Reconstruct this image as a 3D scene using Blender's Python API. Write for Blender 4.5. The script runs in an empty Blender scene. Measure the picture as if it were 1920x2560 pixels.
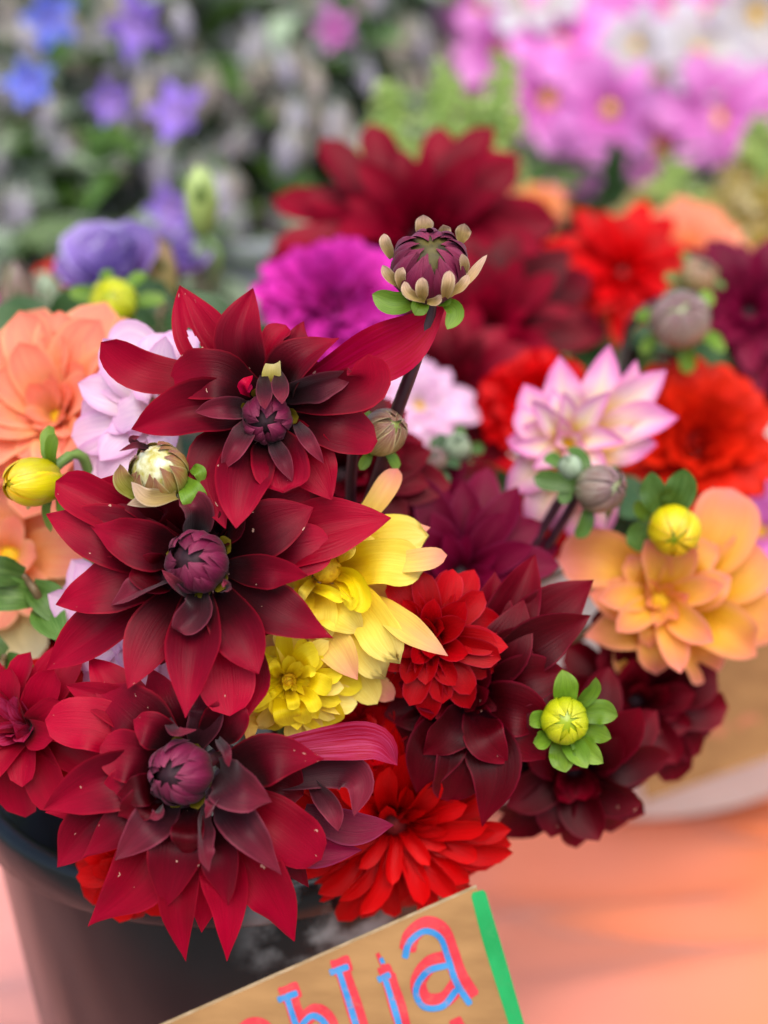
import bpy, math, random
from mathutils import Vector as V, Matrix as M
random.seed(11)
S = bpy.context.scene
COL = S.collection
R = math.radians
# ---------------------------------------------------------------- camera, sky, sun, exposure
PITCH, K, H = R(20.0), 0.2708, 0.59           # pitch down, tan(half horizontal view), height over the table top
CAM = V((0, 0, H))
FW = V((0, math.cos(PITCH), -math.sin(PITCH))); UP = V((0, math.sin(PITCH), math.cos(PITCH))); RT = V((1, 0, 0))
cd = bpy.data.cameras.new('camera'); cam = bpy.data.objects.new('camera', cd); COL.objects.link(cam)
cam.location = CAM; cam.rotation_euler = (math.pi / 2 - PITCH, 0, 0)
cd.sensor_fit = 'HORIZONTAL'; cd.sensor_width = 27.0; cd.lens = 13.5 / K; cd.clip_start = 0.02; cd.clip_end = 400
cd.dof.use_dof = True; cd.dof.focus_distance = 0.548; cd.dof.aperture_fstop = 3.3
S.camera = cam
w = bpy.data.worlds.new('World'); S.world = w; w.use_nodes = True
nt = w.node_tree; sky = nt.nodes.new('ShaderNodeTexSky'); sky.sky_type = 'NISHITA'; sky.sun_disc = False
SUN_EL, SUN_AZ = R(60), R(172)                  # azimuth clockwise from +Y
sky.sun_elevation = SUN_EL; sky.sun_rotation = SUN_AZ; sky.air_density = 1.0; sky.dust_density = 3.0
nt.links.new(sky.outputs[0], nt.nodes['Background'].inputs[0]); nt.nodes['Background'].inputs[1].default_value = 0.125
sd = bpy.data.lights.new('sun', 'SUN'); so = bpy.data.objects.new('sun', sd); COL.objects.link(so)
sd.energy = 1.5; sd.angle = R(60); sd.color = (1, .96, .9)
sdir = V((math.sin(SUN_AZ) * math.cos(SUN_EL), math.cos(SUN_AZ) * math.cos(SUN_EL), math.sin(SUN_EL)))
so.rotation_euler = sdir.to_track_quat('Z', 'Y').to_euler()
S.view_settings.view_transform = 'Standard'; S.view_settings.look = 'None'
S.view_settings.exposure = 1.0; S.view_settings.gamma = 1
S.render.engine = 'CYCLES'; S.cycles.use_denoising = True
S.cycles.max_bounces = 8; S.cycles.transparent_max_bounces = 8

# ---------------------------------------------------------------- helpers
def P(x, y, d):
    """a point on the photo's ray (1920 x 2560) at the depth d metres along the view axis"""
    return CAM + FW * d + RT * ((x - 960) / 960 * K * d) - UP * ((y - 1280) / 960 * K * d)
def mpp(d): return K * d / 960
def AX(x, y): return (-FW + RT * x + UP * y).normalized()
def lin(h):
    c = [int(h[i:i + 2], 16) / 255 for i in (0, 2, 4)]
    return tuple(a / 12.92 if a < .04045 else ((a + .055) / 1.055) ** 2.4 for a in c) + (1,)
def thing(name, label, cat, loc, group=None, rot=None):
    o = bpy.data.objects.new(name, None); COL.objects.link(o); o.empty_display_size = .01
    o.location = loc; o['label'] = label; o['category'] = cat
    if group: o['group'] = group
    if rot is not None: o.rotation_euler = rot
    return o
def link(name, me, mat, parent=None, loc=None, smooth=True):
    if mat is not None and not me.materials: me.materials.append(mat)
    o = bpy.data.objects.new(name, me); COL.objects.link(o)
    if parent: o.parent = parent
    if loc is not None: o.location = loc
    return o
def mesh(name, vs, fs, uv=None, smooth=True):
    me = bpy.data.meshes.new(name); me.from_pydata([tuple(v) for v in vs], [], fs)
    if uv:
        l = me.uv_layers.new(name='UVMap'); buf = []
        for f in fs:
            for i in f: buf += uv[i]
        l.data.foreach_set('uv', buf)
    if smooth: me.polygons.foreach_set('use_smooth', [True] * len(me.polygons))
    me.update(); return me
def catmull(pts, n):
    p = [V(q) for q in pts]
    if len(p) == 2: return [p[0].lerp(p[1], i / n) for i in range(n + 1)]
    e = [p[0] * 2 - p[1]] + p + [p[-1] * 2 - p[-2]]; out = []; seg = len(p) - 1
    for i in range(n + 1):
        t = i / n * seg; k = min(int(t), seg - 1); t -= k; a, b, c, d = e[k:k + 4]
        out.append(.5 * ((2 * b) + (c - a) * t + (2 * a - 5 * b + 4 * c - d) * t * t + (3 * b - a - 3 * c + d) * t ** 3))
    return out
def tube_mesh(name, pts, r0, r1, n=14, sides=8):
    sp = catmull(pts, n); vs, fs, uv = [], [], []
    ref = V((.3, 1, .1)).normalized()
    for i, c in enumerate(sp):
        t = (sp[min(i + 1, n)] - sp[max(i - 1, 0)]).normalized(); a = t.cross(ref).normalized(); b = t.cross(a)
        r = r0 + (r1 - r0) * i / n
        for j in range(sides):
            q = 2 * math.pi * j / sides; vs.append(c + (a * math.cos(q) + b * math.sin(q)) * r); uv.append((i / n, j / sides))
    for i in range(n):
        for j in range(sides):
            k = (j + 1) % sides; fs.append((i * sides + j, i * sides + k, (i + 1) * sides + k, (i + 1) * sides + j))
    fs.append(tuple(range(sides))); fs.append(tuple(n * sides + j for j in range(sides)))
    return mesh(name, vs, fs, uv)
def lathe_mesh(name, prof, n=64):
    vs, fs = [], []
    for r, z in prof:
        for j in range(n): q = 2 * math.pi * j / n; vs.append((r * math.cos(q), r * math.sin(q), z))
    for i in range(len(prof) - 1):
        for j in range(n):
            k = (j + 1) % n; fs.append((i * n + j, i * n + k, (i + 1) * n + k, (i + 1) * n + j))
    return mesh(name, vs, fs)
def prof_w(t, tm, wb, p, e):
    if t < tm: return wb + (1 - wb) * math.sin(math.pi / 2 * t / tm)
    q = (t - tm) / (1 - tm); return max(0.0, 1 - q ** p) ** e
SHAPES = {'point': (.46, .5, 1.75, 1.0), 'long': (.52, .42, 1.9, 1.05), 'acu': (.42, .5, 1.5, 1.12), 'round': (.6, .35, 2.6, .55),
          'blunt': (.62, .4, 3.2, .62), 'strap': (.6, .6, 3.4, .75), 'tepal': (.4, .6, 1.8, .95), 'petal': (.52, .45, 2.3, .82), 'spoon': (.68, .22, 2.4, .6)}
def petal_mesh(name, spine, hw, N, shape='point', cup=.25, fold=0, roll=0, twist=0, ripple=.05, nu=16, nv=8, tipcup=0, hole=None, rnd=random, notch=0):
    """a thin curled petal grown along a 3-D spine; hw = half width in metres, N = the side its face looks to"""
    sp = catmull(spine, nu); vs, uv, fs = [], [], []
    tm, wb, p, e = SHAPES[shape]
    f1, f2, a1, a2 = rnd.uniform(1.5, 3), rnd.uniform(1.5, 3), rnd.uniform(0, 6), rnd.uniform(0, 6)
    L = sum((sp[i + 1] - sp[i]).length for i in range(nu))
    g1 = rnd.uniform(-.12, .12); tb = rnd.uniform(-.9, .8); mr = rnd.uniform(.03, .09)
    for i, c in enumerate(sp):
        t = i / nu
        T = (sp[min(i + 1, nu)] - sp[max(i - 1, 0)]).normalized()
        s = T.cross(N)
        if s.length < 1e-4: s = T.cross(N + V((.1, .2, .3)))
        s.normalize(); n = s.cross(T)
        a = R(roll + twist * (t - .3)); s, n = s * math.cos(a) + n * math.sin(a), n * math.cos(a) - s * math.sin(a)
        wd = hw * max(prof_w(t, tm, wb, p, e), .012)
        cc = cup * (1.25 - .8 * t) + tipcup * t * t
        for j in range(nv + 1):
            v = j / nv * 2 - 1
            rp = ripple * math.sin((f1 if v > 0 else f2) * 6.28 * t + (a1 if v > 0 else a2)) * v * v * min(1, 3 * (1 - t))
            gr = (.022 * math.cos(v * 9.4) - mr * math.exp(-(v / .13) ** 2)) * math.sin(math.pi * t)   # furrows and the midrib
            gr += tb * max(0, t - .72) ** 2 * 5 * .5 + .03 * math.sin(5 * t + a1 + 2.2 * v)
            lat = 1 - .16 * cc * abs(cc) * v * v + (g1 if v > 0 else -g1) * math.sin(math.pi * t)
            tip = notch * L * .05 * math.cos(v * 7.5) * max(0, t - .75) * 4
            vs.append(c + s * (v * wd * lat) + n * (wd * cc * v * v * .9 + wd * fold * abs(v) + hw * (rp + gr)) + T * tip)
            uv.append((t, j / nv))
    for i in range(nu):
        for j in range(nv):
            if hole and any(((i + .5) / nu - h[0]) ** 2 / h[2] ** 2 + ((j + .5) / nv - h[1]) ** 2 / h[3] ** 2 < 1 for h in hole): continue
            a = i * (nv + 1) + j; fs.append((a, a + 1, a + nv + 2, a + nv + 1))
    return mesh(name, vs, fs, uv)

# ---------------------------------------------------------------- materials
MATS = {}
def newmat(name):
    m = bpy.data.materials.new(name); m.use_nodes = True; MATS[name] = m; return m, m.node_tree, m.node_tree.nodes['Principled BSDF']
def nd(t, kind, **kw):
    n = t.nodes.new(kind)
    for k, v in kw.items():
        if k.startswith('i_'): n.inputs[int(k[2:])].default_value = v
        else: setattr(n, k, v)
    return n
def mixc(t, blend='MIX', fac=None, a=None, b=None):
    n = t.nodes.new('ShaderNodeMix'); n.data_type = 'RGBA'; n.blend_type = blend
    for s, v in ((0, fac), (6, a), (7, b)):
        if v is None: continue
        if hasattr(v, 'links'): t.links.new(v, n.inputs[s])
        else: n.inputs[s].default_value = v
    return n.outputs[2]
def math_(t, op, a, b=None, c=None, clamp=False):
    n = t.nodes.new('ShaderNodeMath'); n.operation = op; n.use_clamp = clamp
    for i, v in enumerate((a, b, c)):
        if v is None: continue
        if hasattr(v, 'links'): t.links.new(v, n.inputs[i])
        else: n.inputs[i].default_value = v
    return n.outputs[0]
def ramp(t, fac, stops):
    n = t.nodes.new('ShaderNodeValToRGB'); t.links.new(fac, n.inputs[0]); e = n.color_ramp.elements
    while len(e) < len(stops): e.new(.5)
    for k, (p, c) in enumerate(stops): e[k].position = p; e[k].color = c
    return n.outputs[0]
def petal_mat(name, stops, back=None, edge=None, edge_w=.25, vein=.25, trans=.28, rough=.42, sheen=.0, spots=0, vein_col=None, spec=.13, mid=None, jit=.2, vary=.16):
    """colour runs along the petal (u: 0 at the claw, 1 at the tip), veins along it, paler worn flecks"""
    m, t, b = newmat(name)
    tc = nd(t, 'ShaderNodeTexCoord'); sep = nd(t, 'ShaderNodeSeparateXYZ'); t.links.new(tc.outputs['UV'], sep.inputs[0])
    oi = nd(t, 'ShaderNodeObjectInfo')
    u, v = sep.outputs[0], sep.outputs[1]
    no = nd(t, 'ShaderNodeTexNoise', i_2=3.0, i_3=3.0); cx = nd(t, 'ShaderNodeCombineXYZ')
    t.links.new(u, cx.inputs[0]); t.links.new(v, cx.inputs[1]); t.links.new(math_(t, 'MULTIPLY', oi.outputs['Random'], 37.0), cx.inputs[2])
    t.links.new(cx.outputs[0], no.inputs[0])
    uu = math_(t, 'ADD', u, math_(t, 'MULTIPLY', math_(t, 'SUBTRACT', no.outputs[0], .5), jit))
    uu = math_(t, 'ADD', uu, math_(t, 'MULTIPLY', math_(t, 'SUBTRACT', oi.outputs['Random'], .5), .14))
    col = ramp(t, uu, [(p, lin(c)) for p, c in stops])
    av = math_(t, 'ABSOLUTE', math_(t, 'SUBTRACT', v, .5))            # 0 midrib .. 0.5 edge
    if edge:
        ef = nd(t, 'ShaderNodeMapRange', interpolation_type='SMOOTHSTEP'); t.links.new(av, ef.inputs[0])
        ef.inputs[1].default_value = .5 - edge_w; ef.inputs[2].default_value = .5
        col = mixc(t, 'MIX', math_(t, 'MULTIPLY', ef.outputs[0], math_(t, 'MULTIPLY_ADD', u, .7, .15)), col, lin(edge))
    if mid:
        mf = nd(t, 'ShaderNodeMapRange', interpolation_type='SMOOTHSTEP'); t.links.new(av, mf.inputs[0])
        mf.inputs[1].default_value = .22; mf.inputs[2].default_value = .0
        col = mixc(t, 'MIX', math_(t, 'MULTIPLY', mf.outputs[0], math_(t, 'MULTIPLY_ADD', u, -.8, .85, clamp=True)), col, lin(mid))
    # veins: noise stretched along the petal
    vn = nd(t, 'ShaderNodeTexNoise', i_2=1.0, i_3=4.0, i_4=.6); vx = nd(t, 'ShaderNodeCombineXYZ')
    t.links.new(math_(t, 'MULTIPLY', u, 2.2), vx.inputs[0]); t.links.new(math_(t, 'MULTIPLY', v, 26.0), vx.inputs[1])
    t.links.new(math_(t, 'MULTIPLY', oi.outputs['Random'], 91.0), vx.inputs[2]); t.links.new(vx.outputs[0], vn.inputs[0])
    vf = nd(t, 'ShaderNodeMapRange'); t.links.new(vn.outputs[0], vf.inputs[0])
    vf.inputs[1].default_value = .42; vf.inputs[2].default_value = .62; vf.inputs[3].default_value = 0; vf.inputs[4].default_value = vein
    if vein_col: col = mixc(t, 'MIX', vf.outputs[0], col, lin(vein_col))
    else: col = mixc(t, 'MULTIPLY', vf.outputs[0], col, (.45, .45, .45, 1))
    if back:
        ge = nd(t, 'ShaderNodeNewGeometry')
        col = mixc(t, 'MIX', math_(t, 'MULTIPLY', ge.outputs['Backfacing'], .75), col, lin(back))
    br = math_(t, 'MULTIPLY_ADD', oi.outputs['Random'], vary * 2, 1 - vary)
    hs = nd(t, 'ShaderNodeHueSaturation'); t.links.new(col, hs.inputs['Color']); t.links.new(br, hs.inputs['Value'])
    col = hs.outputs[0]
    if spots:
        vo = nd(t, 'ShaderNodeTexVoronoi', i_2=5.0); vo.feature = 'F1'
        sx = nd(t, 'ShaderNodeCombineXYZ'); t.links.new(math_(t, 'MULTIPLY', u, 1.7), sx.inputs[0]); t.links.new(v, sx.inputs[1])
        t.links.new(math_(t, 'MULTIPLY', oi.outputs['Random'], 53.0), sx.inputs[2])
        nz = nd(t, 'ShaderNodeTexNoise', i_2=16.0); t.links.new(sx.outputs[0], nz.inputs[0])
        dx = mixc(t, 'LINEAR_LIGHT', .06, sx.outputs[0], nz.outputs[1]); t.links.new(dx, vo.inputs[0])
        rs = nd(t, 'ShaderNodeSeparateXYZ'); t.links.new(vo.outputs['Color'], rs.inputs[0])
        pick = math_(t, 'GREATER_THAN', rs.outputs[0], 1 - spots)
        size = math_(t, 'MULTIPLY_ADD', math_(t, 'POWER', rs.outputs[1], 2.5), .15, .035)
        sf = math_(t, 'MULTIPLY', pick, math_(t, 'LESS_THAN', vo.outputs['Distance'], size))
        col = mixc(t, 'MIX', math_(t, 'MULTIPLY', sf, .8), col, lin('e8b8a0'))
    t.links.new(col, b.inputs['Base Color'])
    b.inputs['Roughness'].default_value = rough; b.inputs['Specular IOR Level'].default_value = spec
    b.inputs['Sheen Weight'].default_value = sheen * .35; b.inputs['Sheen Roughness'].default_value = .45
    bp = nd(t, 'ShaderNodeBump', i_0=.35, i_1=.0008); t.links.new(vn.outputs[0], bp.inputs['Height']); t.links.new(bp.outputs[0], b.inputs['Normal'])
    tr = nd(t, 'ShaderNodeBsdfTranslucent'); t.links.new(col, tr.inputs[0])
    mx = nd(t, 'ShaderNodeMixShader', i_0=trans); t.links.new(b.outputs[0], mx.inputs[1]); t.links.new(tr.outputs[0], mx.inputs[2])
    t.links.new(mx.outputs[0], t.nodes['Material Output'].inputs[0])
    return m
def plain_mat(name, c1, c2, scale=30, rough=.5, bump=.2, spec=.4, detail=4, trans=0):
    m, t, b = newmat(name); tc = nd(t, 'ShaderNodeTexCoord'); no = nd(t, 'ShaderNodeTexNoise', i_2=scale, i_3=detail)
    t.links.new(tc.outputs['Object'], no.inputs[0])
    col = ramp(t, no.outputs[0], [(.35, lin(c1)), (.65, lin(c2))]); t.links.new(col, b.inputs['Base Color'])
    b.inputs['Roughness'].default_value = rough; b.inputs['Specular IOR Level'].default_value = spec
    if bump:
        bp = nd(t, 'ShaderNodeBump', i_0=bump, i_1=.001); t.links.new(no.outputs[0], bp.inputs['Height']); t.links.new(bp.outputs[0], b.inputs['Normal'])
    if trans:
        tr = nd(t, 'ShaderNodeBsdfTranslucent'); t.links.new(col, tr.inputs[0]); mx = nd(t, 'ShaderNodeMixShader', i_0=trans)
        t.links.new(b.outputs[0], mx.inputs[1]); t.links.new(tr.outputs[0], mx.inputs[2]); t.links.new(mx.outputs[0], t.nodes['Material Output'].inputs[0])
    return m
BURG = petal_mat('burgundy_petal', [(0, '22060c'), (.30, '36040c'), (.56, '6c001a'), (.88, '9e0028')], back='7c1028', vein=.2, spots=.2, edge='a80c28', edge_w=.06, trans=.34, sheen=.1)
CRIM = petal_mat('crimson_petal', [(0, '54020e'), (.33, '84001a'), (.8, 'ac002c')], back='98102c', vein=.2, spots=.24, edge='b81030', edge_w=.06, trans=.38, sheen=.1)
MAGC = petal_mat('magenta_crimson_petal', [(0, '740018'), (.35, 'b00030'), (.8, 'b40024')], back='b01048', vein=.35, spots=.3, trans=.38, vein_col='d00054')
REAR = petal_mat('rear_dark_red_petal', [(0, '2c0008'), (.4, '640016'), (.85, '8c0022')], back='6c0c24', vein=.3, trans=.3)
DUSK = petal_mat('dusky_petal', [(0, '24080e'), (.4, '42101c'), (.8, '74182c')], back='7c2c3c', vein=.35, edge='94384c', edge_w=.09, trans=.18, sheen=.4)
BUDP = petal_mat('plum_tepal', [(0, '3c1410'), (.2, '580c24'), (.7, '70143a'), (1, '84304c')], vein=.5, trans=.1, sheen=.2, edge='8c3c58', edge_w=.07, rough=.48, spec=.22, vary=.22)
DEEP = petal_mat('deep_burgundy_petal', [(0, '1a0208'), (.4, '380006'), (.75, '5a0010'), (1, '740018')], back='5c0818', vein=.3, edge='800c28', edge_w=.06, trans=.25, spots=.06)
PLUM = petal_mat('plum_petal', [(0, '2c0214'), (.5, '640226'), (1, '7c0834')], back='74183c', vein=.3, edge='8c2450', edge_w=.08, trans=.28)
PINKS = petal_mat('striped_pink_petal', [(0, '6c0018'), (.4, '940424'), (1, 'a41038')], vein=.4, vein_col='c45084', trans=.28)
REDP = petal_mat('scarlet_petal', [(0, '740004'), (.4, 'bc0004'), (1, 'dc0408')], back='c40c14', vein=.2, trans=.32)
CHER = petal_mat('cherry_petal', [(0, '580008'), (.4, '9c0006'), (1, 'bc0010')], back='a81c34', vein=.25, edge='bc1c34', edge_w=.07, trans=.3)
ORED = petal_mat('vermilion_petal', [(0, '880804'), (.4, 'cc1808'), (1, 'e02c10')], back='d03424', vein=.2, trans=.32)
MAGE = petal_mat('magenta_petal', [(0, '84005c'), (.4, 'c41c94'), (1, 'd838b0')], vein=.2, trans=.3, sheen=.1)
LILA = petal_mat('lilac_petal', [(0, 'f4eabc'), (.25, 'f6e6da'), (.6, 'fae0ee'), (1, 'f4c4e2')], back='f4d0e6', vein=.3, vein_col='cc94cc', edge='e6a8d6', edge_w=.2, trans=.4, sheen=.05, vary=.07)
PKWH = petal_mat('pink_white_petal', [(0, 'e8b818'), (.22, 'f2d868'), (.42, 'f6e0d0'), (.7, 'f0b4d4'), (1, 'e07cbc')], vein=.2, vein_col='d068a8', edge='dc70b4', edge_w=.34, mid='f6eca8', trans=.35, sheen=.05, vary=.07)
YELL = petal_mat('yellow_petal', [(0, 'd8a800'), (.3, 'ecca18'), (.65, 'f4de58'), (1, 'f6e082')], back='f4d878', vein=.3, vein_col='e0b41c', trans=.34, sheen=.03, vary=.07)
LEMN = petal_mat('lemon_petal', [(0, 'd0a800'), (.4, 'ecd40c'), (1, 'f4e034')], vein=.35, vein_col='dcb808', trans=.38, sheen=.03, vary=.07)
PEAY = petal_mat('peach_tipped_yellow_petal', [(0, 'f0cc3c'), (.45, 'f4d264'), (.75, 'f4b87c'), (1, 'ee9484')], vein=.25, vein_col='e08858', trans=.35, sheen=.05, vary=.08)
PEAC = petal_mat('peach_petal', [(0, 'f0a030'), (.3, 'f4a860'), (.7, 'f49478'), (1, 'f2806c')], vein=.3, vein_col='f0c08c', edge='f6b888', edge_w=.12, trans=.38, sheen=.05, vary=.08)
ORAN = petal_mat('orange_petal', [(0, 'e0b400'), (.3, 'ecb82c'), (.6, 'eca850'), (.85, 'ec9068'), (1, 'ea8c80')], back='ec9478', vein=.25, vein_col='dc7c48', edge='ee9880', edge_w=.22, trans=.35, sheen=.05, vary=.08)
CREA = petal_mat('cream_petal', [(0, '8c7c10'), (.3, 'c8b44c'), (1, 'ecdcb4')], vein=.2, trans=.35, sheen=.05)
COSP = petal_mat('cosmos_pink_petal', [(0, 'd060b4'), (.4, 'e484d0'), (1, 'eea4e2')], vein=.25, vein_col='d460b8', trans=.38, sheen=.05)
COSW = petal_mat('cosmos_white_petal', [(0, 'c8c4b4'), (1, 'd0ccd6')], vein=.12, trans=.38, sheen=.05, vary=.05)
LISI = petal_mat('lisianthus_petal', [(0, '684898'), (.5, '8c68bc'), (1, 'a48ccc')], back='9478c0', vein=.3, vein_col='b8a4dc', edge='d8d4ec', edge_w=.12, trans=.35)
BORB = petal_mat('borage_blue_petal', [(0, '8484e0'), (1, '6078ec')], trans=.35, vary=.2)
BORL = petal_mat('borage_violet_petal', [(0, 'b490dc'), (1, '8c68dc')], trans=.35, vary=.2)
SEPG = petal_mat('green_sepal', [(0, '587818'), (.5, '6c9420'), (1, '84a43c')], vein=.45, vein_col='446418', trans=.3, sheen=.05, spec=.4)
SEPO = petal_mat('olive_bract', [(0, '5c5010'), (.6, '786818'), (1, '8c7a28')], vein=.2, trans=.2, rough=.35)
SEPT = petal_mat('tan_sepal', [(0, '9a8840'), (.4, 'c0a468'), (1, 'd8b4a0')], vein=.5, vein_col='8c6848', trans=.3, edge='e4ccb0', edge_w=.14)
BUDG = petal_mat('olive_rose_tepal', [(0, '6c7c1c'), (.4, '8c8430'), (.75, '94603c'), (1, '7c3440')], vein=.35, vein_col='b8b060', rough=.22, spec=.6, trans=.1, sheen=0, edge='c0b478', edge_w=.12)
BUDT = petal_mat('bronze_tepal', [(0, '7c9420'), (.4, 'a09050'), (.7, '94684c'), (1, '7c3c44')], vein=.4, vein_col='d0c490', rough=.3, spec=.5, trans=.1, edge='d4c490', edge_w=.15)
BUDY = petal_mat('yellow_bud_tepal', [(0, 'b0b000'), (.5, 'd8cc08'), (1, 'f0c818')], vein=.3, vein_col='c89818', rough=.28, spec=.5, trans=.15, edge='ec9c20', edge_w=.1)
BUDL = petal_mat('lime_bud_tepal', [(0, '8ca010'), (.5, 'b0bc10'), (1, 'd4d01c')], vein=.3, vein_col='8c9c10', rough=.28, spec=.5, trans=.15)
BUDM = petal_mat('green_maroon_tepal', [(0, '7c8c4c'), (.5, '8c7060'), (1, '6c2c44')], vein=.4, vein_col='c8c8b0', rough=.25, spec=.6, trans=.1)
LEAF = petal_mat('leaf_green', [(0, '3c5c18'), (.5, '40641c'), (1, '4c7428')], vein=.4, vein_col='7ca050', trans=.25, spec=.45, rough=.4, vary=.25)
LEAD = petal_mat('leaf_dark_green', [(0, '2c4420'), (1, '3c5c30')], vein=.4, vein_col='4c7040', trans=.2, spec=.4, rough=.45, vary=.3)
LEAS = petal_mat('leaf_sage', [(0, '84987c'), (1, 'a0b094')], vein=.4, vein_col='a8b498', trans=.2, vary=.25)
LEAL = petal_mat('leaf_light_green', [(0, '587834'), (1, '789450')], vein=.3, vein_col='90a870', trans=.3, vary=.25)
FUZZ = petal_mat('grey_mauve_calyx', [(0, '8c947c'), (.4, 'a29ca4'), (1, 'b4a8bc')], vein=.4, vein_col='bcb4c4', trans=.2, sheen=.6, vary=.25)
FUZB = petal_mat('brown_mauve_calyx', [(0, '808460'), (.4, '9c9084'), (1, 'b4a4a0')], vein=.4, vein_col='b8aca8', trans=.2, sheen=.6, vary=.25)
BELG = petal_mat('pale_green_bell', [(0, '94b04c'), (.5, 'b8d074'), (1, 'd0e09c')], vein=.3, vein_col='c8d8a0', trans=.35)
DARKC = plain_mat('dark_heart', '1c0610', '34101c', 200, .7)
DARKR = plain_mat('dark_red_heart', '540006', '7c0808', 200, .7)
OLIVC = plain_mat('olive_heart', '241e0c', '544a16', 200, .6)
STEMG = plain_mat('green_stem', '5c7c34', '708c44', 60, .45)
STEMP = plain_mat('purple_stem', '2c1420', '4c2834', 80, .35, spec=.5)
STEMB = plain_mat('bronze_stem', '6c5838', '584430', 60, .5)
STEMS = plain_mat('sage_stem', '74806c', '8c948c', 60, .6)
DISC = plain_mat('yellow_florets', 'c89400', 'e8bc10', 500, .7, .6)
SHINE = plain_mat('glossy_yellow_white_tip', 'b0a440', 'e4e0b8', 300, .15, .4, .8, trans=.1)

# ---------------------------------------------------------------- the table, ground, buckets and signs
def cloth_mat():
    m, t, b = newmat('coral_cloth'); tc = nd(t, 'ShaderNodeTexCoord')
    n1 = nd(t, 'ShaderNodeTexNoise', i_2=3.2, i_3=2.0); t.links.new(tc.outputs['Object'], n1.inputs[0])
    sp = nd(t, 'ShaderNodeSeparateXYZ'); t.links.new(tc.outputs['Object'], sp.inputs[0])
    f = math_(t, 'ADD', math_(t, 'MULTIPLY', sp.outputs[0], 1.5), math_(t, 'MULTIPLY', n1.outputs[0], .9))
    col = ramp(t, f, [(.25, lin('e0988e')), (.55, lin('e08a74')), (.85, lin('e47c48'))])
    n2 = nd(t, 'ShaderNodeTexNoise', i_2=900.0); t.links.new(tc.outputs['Object'], n2.inputs[0])
    col = mixc(t, 'MULTIPLY', .18, col, n2.outputs[1]); t.links.new(col, b.inputs['Base Color'])
    b.inputs['Roughness'].default_value = .75; b.inputs['Sheen Weight'].default_value = .2
    bp = nd(t, 'ShaderNodeBump', i_0=.15, i_1=.0005); t.links.new(n2.outputs[0], bp.inputs['Height']); t.links.new(bp.outputs[0], b.inputs['Normal'])
    return m
from mathutils import noise as NZ
def fold_z(x, y):
    z = 0
    for i, (a, kx, ky, amp) in enumerate(((.0, 8.0, 40, .030), (.6, -12.0, 62, .016), (1.7, 16, 105, .006))):
        q = kx * x + ky * y + a + 2.2 * NZ.noise(V((x * 2.3, y * 2.3, i * 5.1)))
        z += amp * (.5 + .5 * math.sin(q)) ** 2
    return z + .006 * NZ.noise(V((x * 6, y * 6, 3)))
n, vs, fs = 240, [], []
x0, x1, y0, y1 = -1.5, 1.5, .38, 2.6
for j in range(n + 1):
    for i in range(n + 1):
        x, y = x0 + (x1 - x0) * i / n, y0 + (y1 - y0) * j / n; vs.append((x, y, fold_z(x, y) - .045))
for j in range(n):
    for i in range(n): a = j * (n + 1) + i; fs.append((a, a + 1, a + n + 2, a + n + 1))
for j in range(1, 9):                       # the cloth hangs down at the table's front edge
    for i in range(n + 1):
        x = x0 + (x1 - x0) * i / n; vs.append((x, y0 - .012 - .012 * (1 + math.sin(x * 40 + 2 * NZ.noise(V((x * 3, 1, 1))))) * j / 8, -.03 - .6 * j / 8))
for j in range(8):
    r0_, r1_ = (0 if j == 0 else (n + j) * (n + 1)), (n + 1 + j) * (n + 1)
    for i in range(n): fs.append((r1_ + i, r1_ + i + 1, r0_ + i + 1, r0_ + i))
tc_ = link('tablecloth', mesh('tablecloth', vs, fs), cloth_mat()); tc_['label'] = 'wrinkled coral pink and orange cloth spread under the buckets'; tc_['category'] = 'tablecloth'
gm = plain_mat('grey_paving', '6c6c68', '84827c', 6, .85, .3)
g = link('ground', mesh('ground', [(-60, -20, -.75), (60, -20, -.75), (60, 150, -.75), (-60, 150, -.75)], [(0, 1, 2, 3)]), gm); g['kind'] = 'structure'

def bucket_mat(name, c1, c2, rough, scuff):
    m, t, b = newmat(name); tc = nd(t, 'ShaderNodeTexCoord'); no = nd(t, 'ShaderNodeTexNoise', i_2=28.0, i_3=6.0)
    t.links.new(tc.outputs['Object'], no.inputs[0]); col = ramp(t, no.outputs[0], [(.3, lin(c1)), (.7, lin(c2))])
    if scuff:       # rubbed-off remains of a paper label on the front
        sx = nd(t, 'ShaderNodeSeparateXYZ'); t.links.new(tc.outputs['Object'], sx.inputs[0])
        def band(o, lo, hi, s):
            a = nd(t, 'ShaderNodeMapRange', interpolation_type='SMOOTHSTEP'); t.links.new(o, a.inputs[0]); a.inputs[1].default_value = lo - s; a.inputs[2].default_value = lo + s
            c = nd(t, 'ShaderNodeMapRange', interpolation_type='SMOOTHSTEP'); t.links.new(o, c.inputs[0]); c.inputs[1].default_value = hi + s; c.inputs[2].default_value = hi - s
            return math_(t, 'MULTIPLY', a.outputs[0], c.outputs[0])
        msk = math_(t, 'MULTIPLY', band(sx.outputs[0], .018, .078, .012), band(sx.outputs[2], .19, .243, .012))
        msk = math_(t, 'MULTIPLY', msk, math_(t, 'LESS_THAN', sx.outputs[1], 0.0))
        n2 = nd(t, 'ShaderNodeTexNoise', i_2=42.0, i_3=5.0); t.links.new(tc.outputs['Object'], n2.inputs[0])
        r2 = nd(t, 'ShaderNodeMapRange', interpolation_type='SMOOTHSTEP'); t.links.new(n2.outputs[0], r2.inputs[0]); r2.inputs[1].default_value = .42; r2.inputs[2].default_value = .66
        col = mixc(t, 'MIX', math_(t, 'MULTIPLY', math_(t, 'MULTIPLY', msk, r2.outputs[0]), .85), col, lin('9ca4a4'))
    t.links.new(col, b.inputs['Base Color']); b.inputs['Roughness'].default_value = rough; b.inputs['Specular IOR Level'].default_value = .36
    return m
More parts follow.
